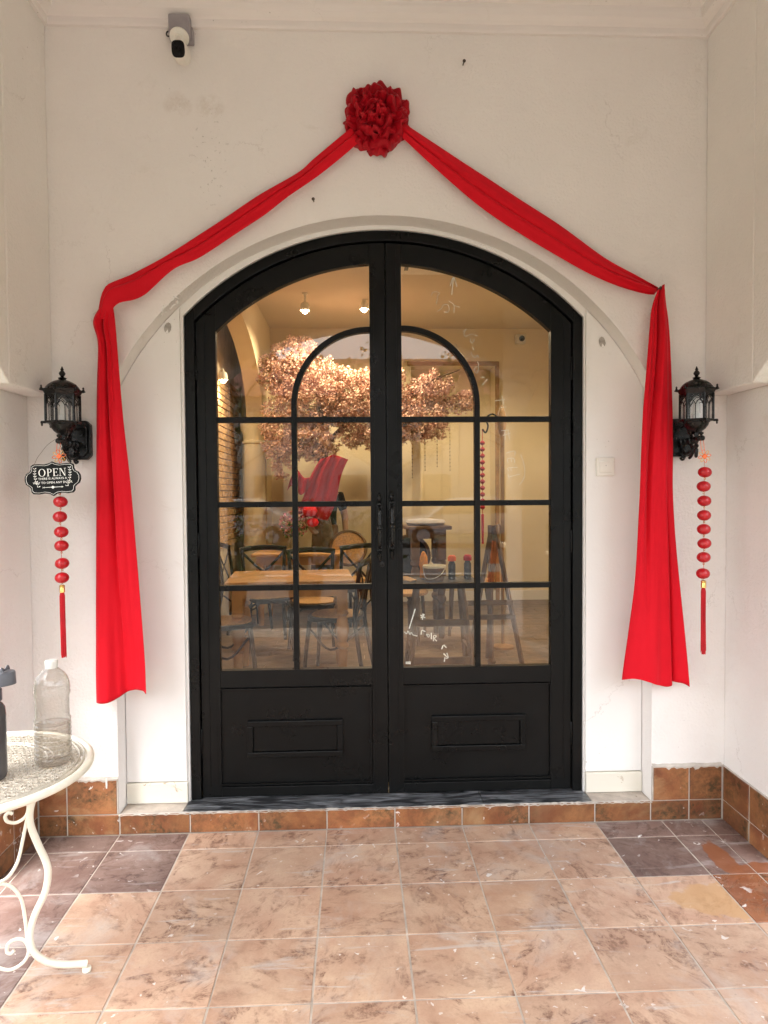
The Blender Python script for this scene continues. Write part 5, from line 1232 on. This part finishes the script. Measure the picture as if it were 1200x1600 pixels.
E_ = [(0,1),(1,2),(2,3),(3,4),(4,5),(5,6),(3,7),(7,8),(8,9),(9,10),(3,11),(11,12),(12,13),(13,14),(0,15),(15,16),(16,17),(17,18),(0,19),(19,20),(20,21),(21,22)]
R_ = [(.15,.11),(.125,.095),(.145,.105),(.13,.09),(.05,.052),(.075,.085),(.07,.08),.055,.045,.034,.028,.055,.045,.034,.028,.085,.058,.042,.035,.085,.058,.042,.035]
skinned('body', V_, E_, R_, 'skin', pe)
skinned('black_top', [(0,0,.92),(0,0,1.05),(0,0,1.22),(0,0,1.345),(.172,0,1.335),(.225,-.028,1.13),(-.172,0,1.335),(-.225,-.028,1.14)], [(0,1),(1,2),(2,3),(3,4),(4,5),(3,6),(6,7)], [(.16,.122),(.138,.107),(.156,.117),(.125,.09),.066,.056,.066,.056], 'black_cotton', pe)
m = MB(); m.lathe([(.175, .42), (.172, .6), (.165, .8), (.15, .98), (.14, 1.0)], (0,0,0), 24); m.xf(Matrix.Diagonal((1, .82, 1, 1))); m.build('apron', 'brown_cotton', pe, smooth=50)
m = MB(); m.lathe([(.02, 1.655), (.07, 1.64), (.094, 1.58), (.092, 1.52), (.07, 1.46), (.05, 1.45)], (0, -.02, 0), 18); m.xf(Matrix.Diagonal((.92, 1.05, 1, 1))); m.build('hair', 'hair', pe, smooth=60)

# ================================================================== STREET (seen in the glass)
def cone(x, y, label):
    t = thing('traffic_cone', label, 'cone', (x, y, -.012))
    MB().box(-.19, .19, -.19, .19, 0, .035).build('base', 'cone_orange', t, bevel=.012)
    MB().lathe([(.145, .035), (.13, .05), (.075, .38), (.035, .70), (.030, .71), (.02, .70)], (0,0,0), 24).build('cone_body', 'cone_orange', t, smooth=40)
    MB().lathe([(.101, .24), (.0815, .36)], (0,0,0), 24).build('sleeve', 'sign_white', t, smooth=40)
cone(2.28, -7.3, 'orange traffic cone mirrored in the right door glass')
lw_ = thing('low_wall', 'low grey wall with cream coping beside the porch opening', 'wall', (2.2, -5.0, -.012))
MB().box(-.10, .10, -.85, .85, 0, .74).build('wall_face', 'paving', lw_); MB().box(-.13, .13, -.89, .89, .741, .80).build('coping', 'cream_wall', lw_, bevel=.008)
MB().box(-.125, .125, .852, .92, 0, .741).build('end_post', 'cream_wall', lw_, bevel=.006)
def car(x, y, rz, label):
    t = thing('parked_car', label, 'car', (x, y, -.13), rz, 'cars along the street')
    side = [(-2.1, .35), (-2.12, .62), (-1.95, .78), (-1.15, .90), (-.55, 1.38), (.75, 1.42), (1.45, 1.0), (2.05, .92), (2.12, .6), (2.1, .35)]
    m = MB(); m.prism(side, -.82, .82); m.build('body', 'car_paint', t, bevel=.08, segs=3)
    m = MB(); m.prism([(-1.0, .93), (-.5, 1.32), (.70, 1.35), (1.25, .98)], -.828, .828); m.build('side_glass', 'car_glass', t)
    for wx in (-1.3, 1.3):
        for wy in (-.74, .74):
            wh = MB().lathe([(.2, -.1), (.31, -.1), (.33, -.06), (.33, .06), (.31, .1), (.2, .1)], (wx, wy, .33), 20, 'y').build('wheel', 'rubber', t, smooth=40)
            MB().lathe([(.02, -.104), (.19, -.102), (.19, .102), (.02, .104)], (wx, wy, .33), 16, 'y').build('rim', 'car_paint', wh, smooth=40)
    for wy in (-.6, .6): MB().box(-2.13, -2.05, wy-.16, wy+.16, .66, .76).build('headlight', 'sign_white', t, bevel=.02)
car(3.4, -17.0, R(4), 'silver car parked across the street'); car(-3.5, -17.2, R(2), 'silver car parked further along the street')
def street_tree(x, y, h, r, label, seed):
    rg = random.Random(seed); t = thing('street_tree', label, 'tree', (x, y, -.15), 0, 'trees along the street')
    m = MB(); c = crom([(0, 0, 0), (.1, .05, h*.3), (-.05, 0, h*.55), (.05, .1, h*.85)], 5); m.tube(c, [.16*(1-.8*i/(len(c)-1)) for i in range(len(c))], 9); m.build('trunk', 'bark', t, smooth=60)
    m = MB()
    for k in range(9):
        a = rg.uniform(0, 6.28); e = rg.uniform(.4, .8)*h
        m.tube([(0, 0, e*.8), (r*.4*math.cos(a), r*.4*math.sin(a), e), (r*.75*math.cos(a), r*.75*math.sin(a), e+.5)], [.06, .04, .015], 6)
    o = m.build('limbs', 'bark', t); o['kind'] = 'stuff'
    m = MB()
    for k in range(46):
        a = rg.uniform(0, 6.28); q = r*math.sqrt(rg.random()); zz = h*rg.uniform(.5, 1.02)
        leaves(m, (q*math.cos(a), q*math.sin(a), zz), 60, (.55, .55, .42), .085, rg)
    o = m.build('crown', 'leaf', t); o['kind'] = 'stuff'
street_tree(-4.2, -21.5, 7.0, 3.0, 'broad leafy tree far left across the street', 1); street_tree(1.2, -22.5, 6.2, 2.6, 'leafy tree directly across the street', 2)
street_tree(6.5, -21.0, 7.5, 3.2, 'tall leafy tree far right across the street', 3); street_tree(-10.5, -22, 8, 3.4, 'tall leafy tree at the end of the row', 4); street_tree(12.5, -22, 7, 3.2, 'leafy tree beyond the tall one across the street', 5)
hb_ = thing('street_house', 'cream two-storey house with tiled roof across the street', 'house', (0, -30, -.15))
MB().box(-14, 14, -5, 0, 0, 6.2).build('wall', 'outer_render', hb_)
m = MB(); m.add([(-14.6, .7, 6.1), (14.6, .7, 6.1), (14.6, -5.7, 6.1), (-14.6, -5.7, 6.1), (-12, -2.5, 8.4), (12, -2.5, 8.4)], [(0,1,5,4), (2,3,4,5), (1,2,5), (3,0,4), (3,2,1,0)]); m.build('roof', 'roof_tile', hb_)
for x in range(-12, 13, 4):
    for z in (1.0, 4.0):
        wn = MB().box(x-.8, x+.8, -.02, .06, z, z+1.5).build('window', 'sign_white', hb_); MB().box(x-.7, x+.7, .0605, .07, z+.1, z+1.4).build('pane', 'car_glass', wn)

def shrub(x, y, h, w_, label, seed):  # added out of view as dark foliage, dims the reflection in the left panes
    rg = random.Random(seed); t = thing('added_shrub', label, 'plant', (x, y, -.012), 0, 'potted shrubs added to darken the glass reflection')
    MB().lathe([(.16, 0), (.20, .02), (.25, .34), (.27, .36), (.24, .36), (.22, .30)], (0,0,0), 20).build('pot', 'roof_tile', t, smooth=40)
    m = MB(); 
    for k in range(5): m.tube([(0, 0, .3), (rg.uniform(-.1, .1), rg.uniform(-.1, .1), h*.6), (rg.uniform(-.3, .3)*w_, rg.uniform(-.3, .3)*w_, h*.9)], [.015, .012, .006], 6)
    o = m.build('stems', 'bark', t); o['kind'] = 'stuff'
    m = MB()
    for k in range(26): leaves(m, (rg.uniform(-w_, w_)*.7, rg.uniform(-.3, .3), rg.uniform(.45, h)), 34, (.18, .18, .16), .035, rg)
    o = m.build('foliage', 'leaf', t); o['kind'] = 'stuff'
shrub(-1.5, -5.6, 1.25, .55, 'potted shrub added at the far left to darken the glass reflection', 31); shrub(-.55, -5.9, 1.35, .6, 'taller potted shrub added in the middle to darken the glass reflection', 32); shrub(.35, -6.4, 1.1, .5, 'shorter potted shrub added nearest the cone to darken the glass reflection', 33)
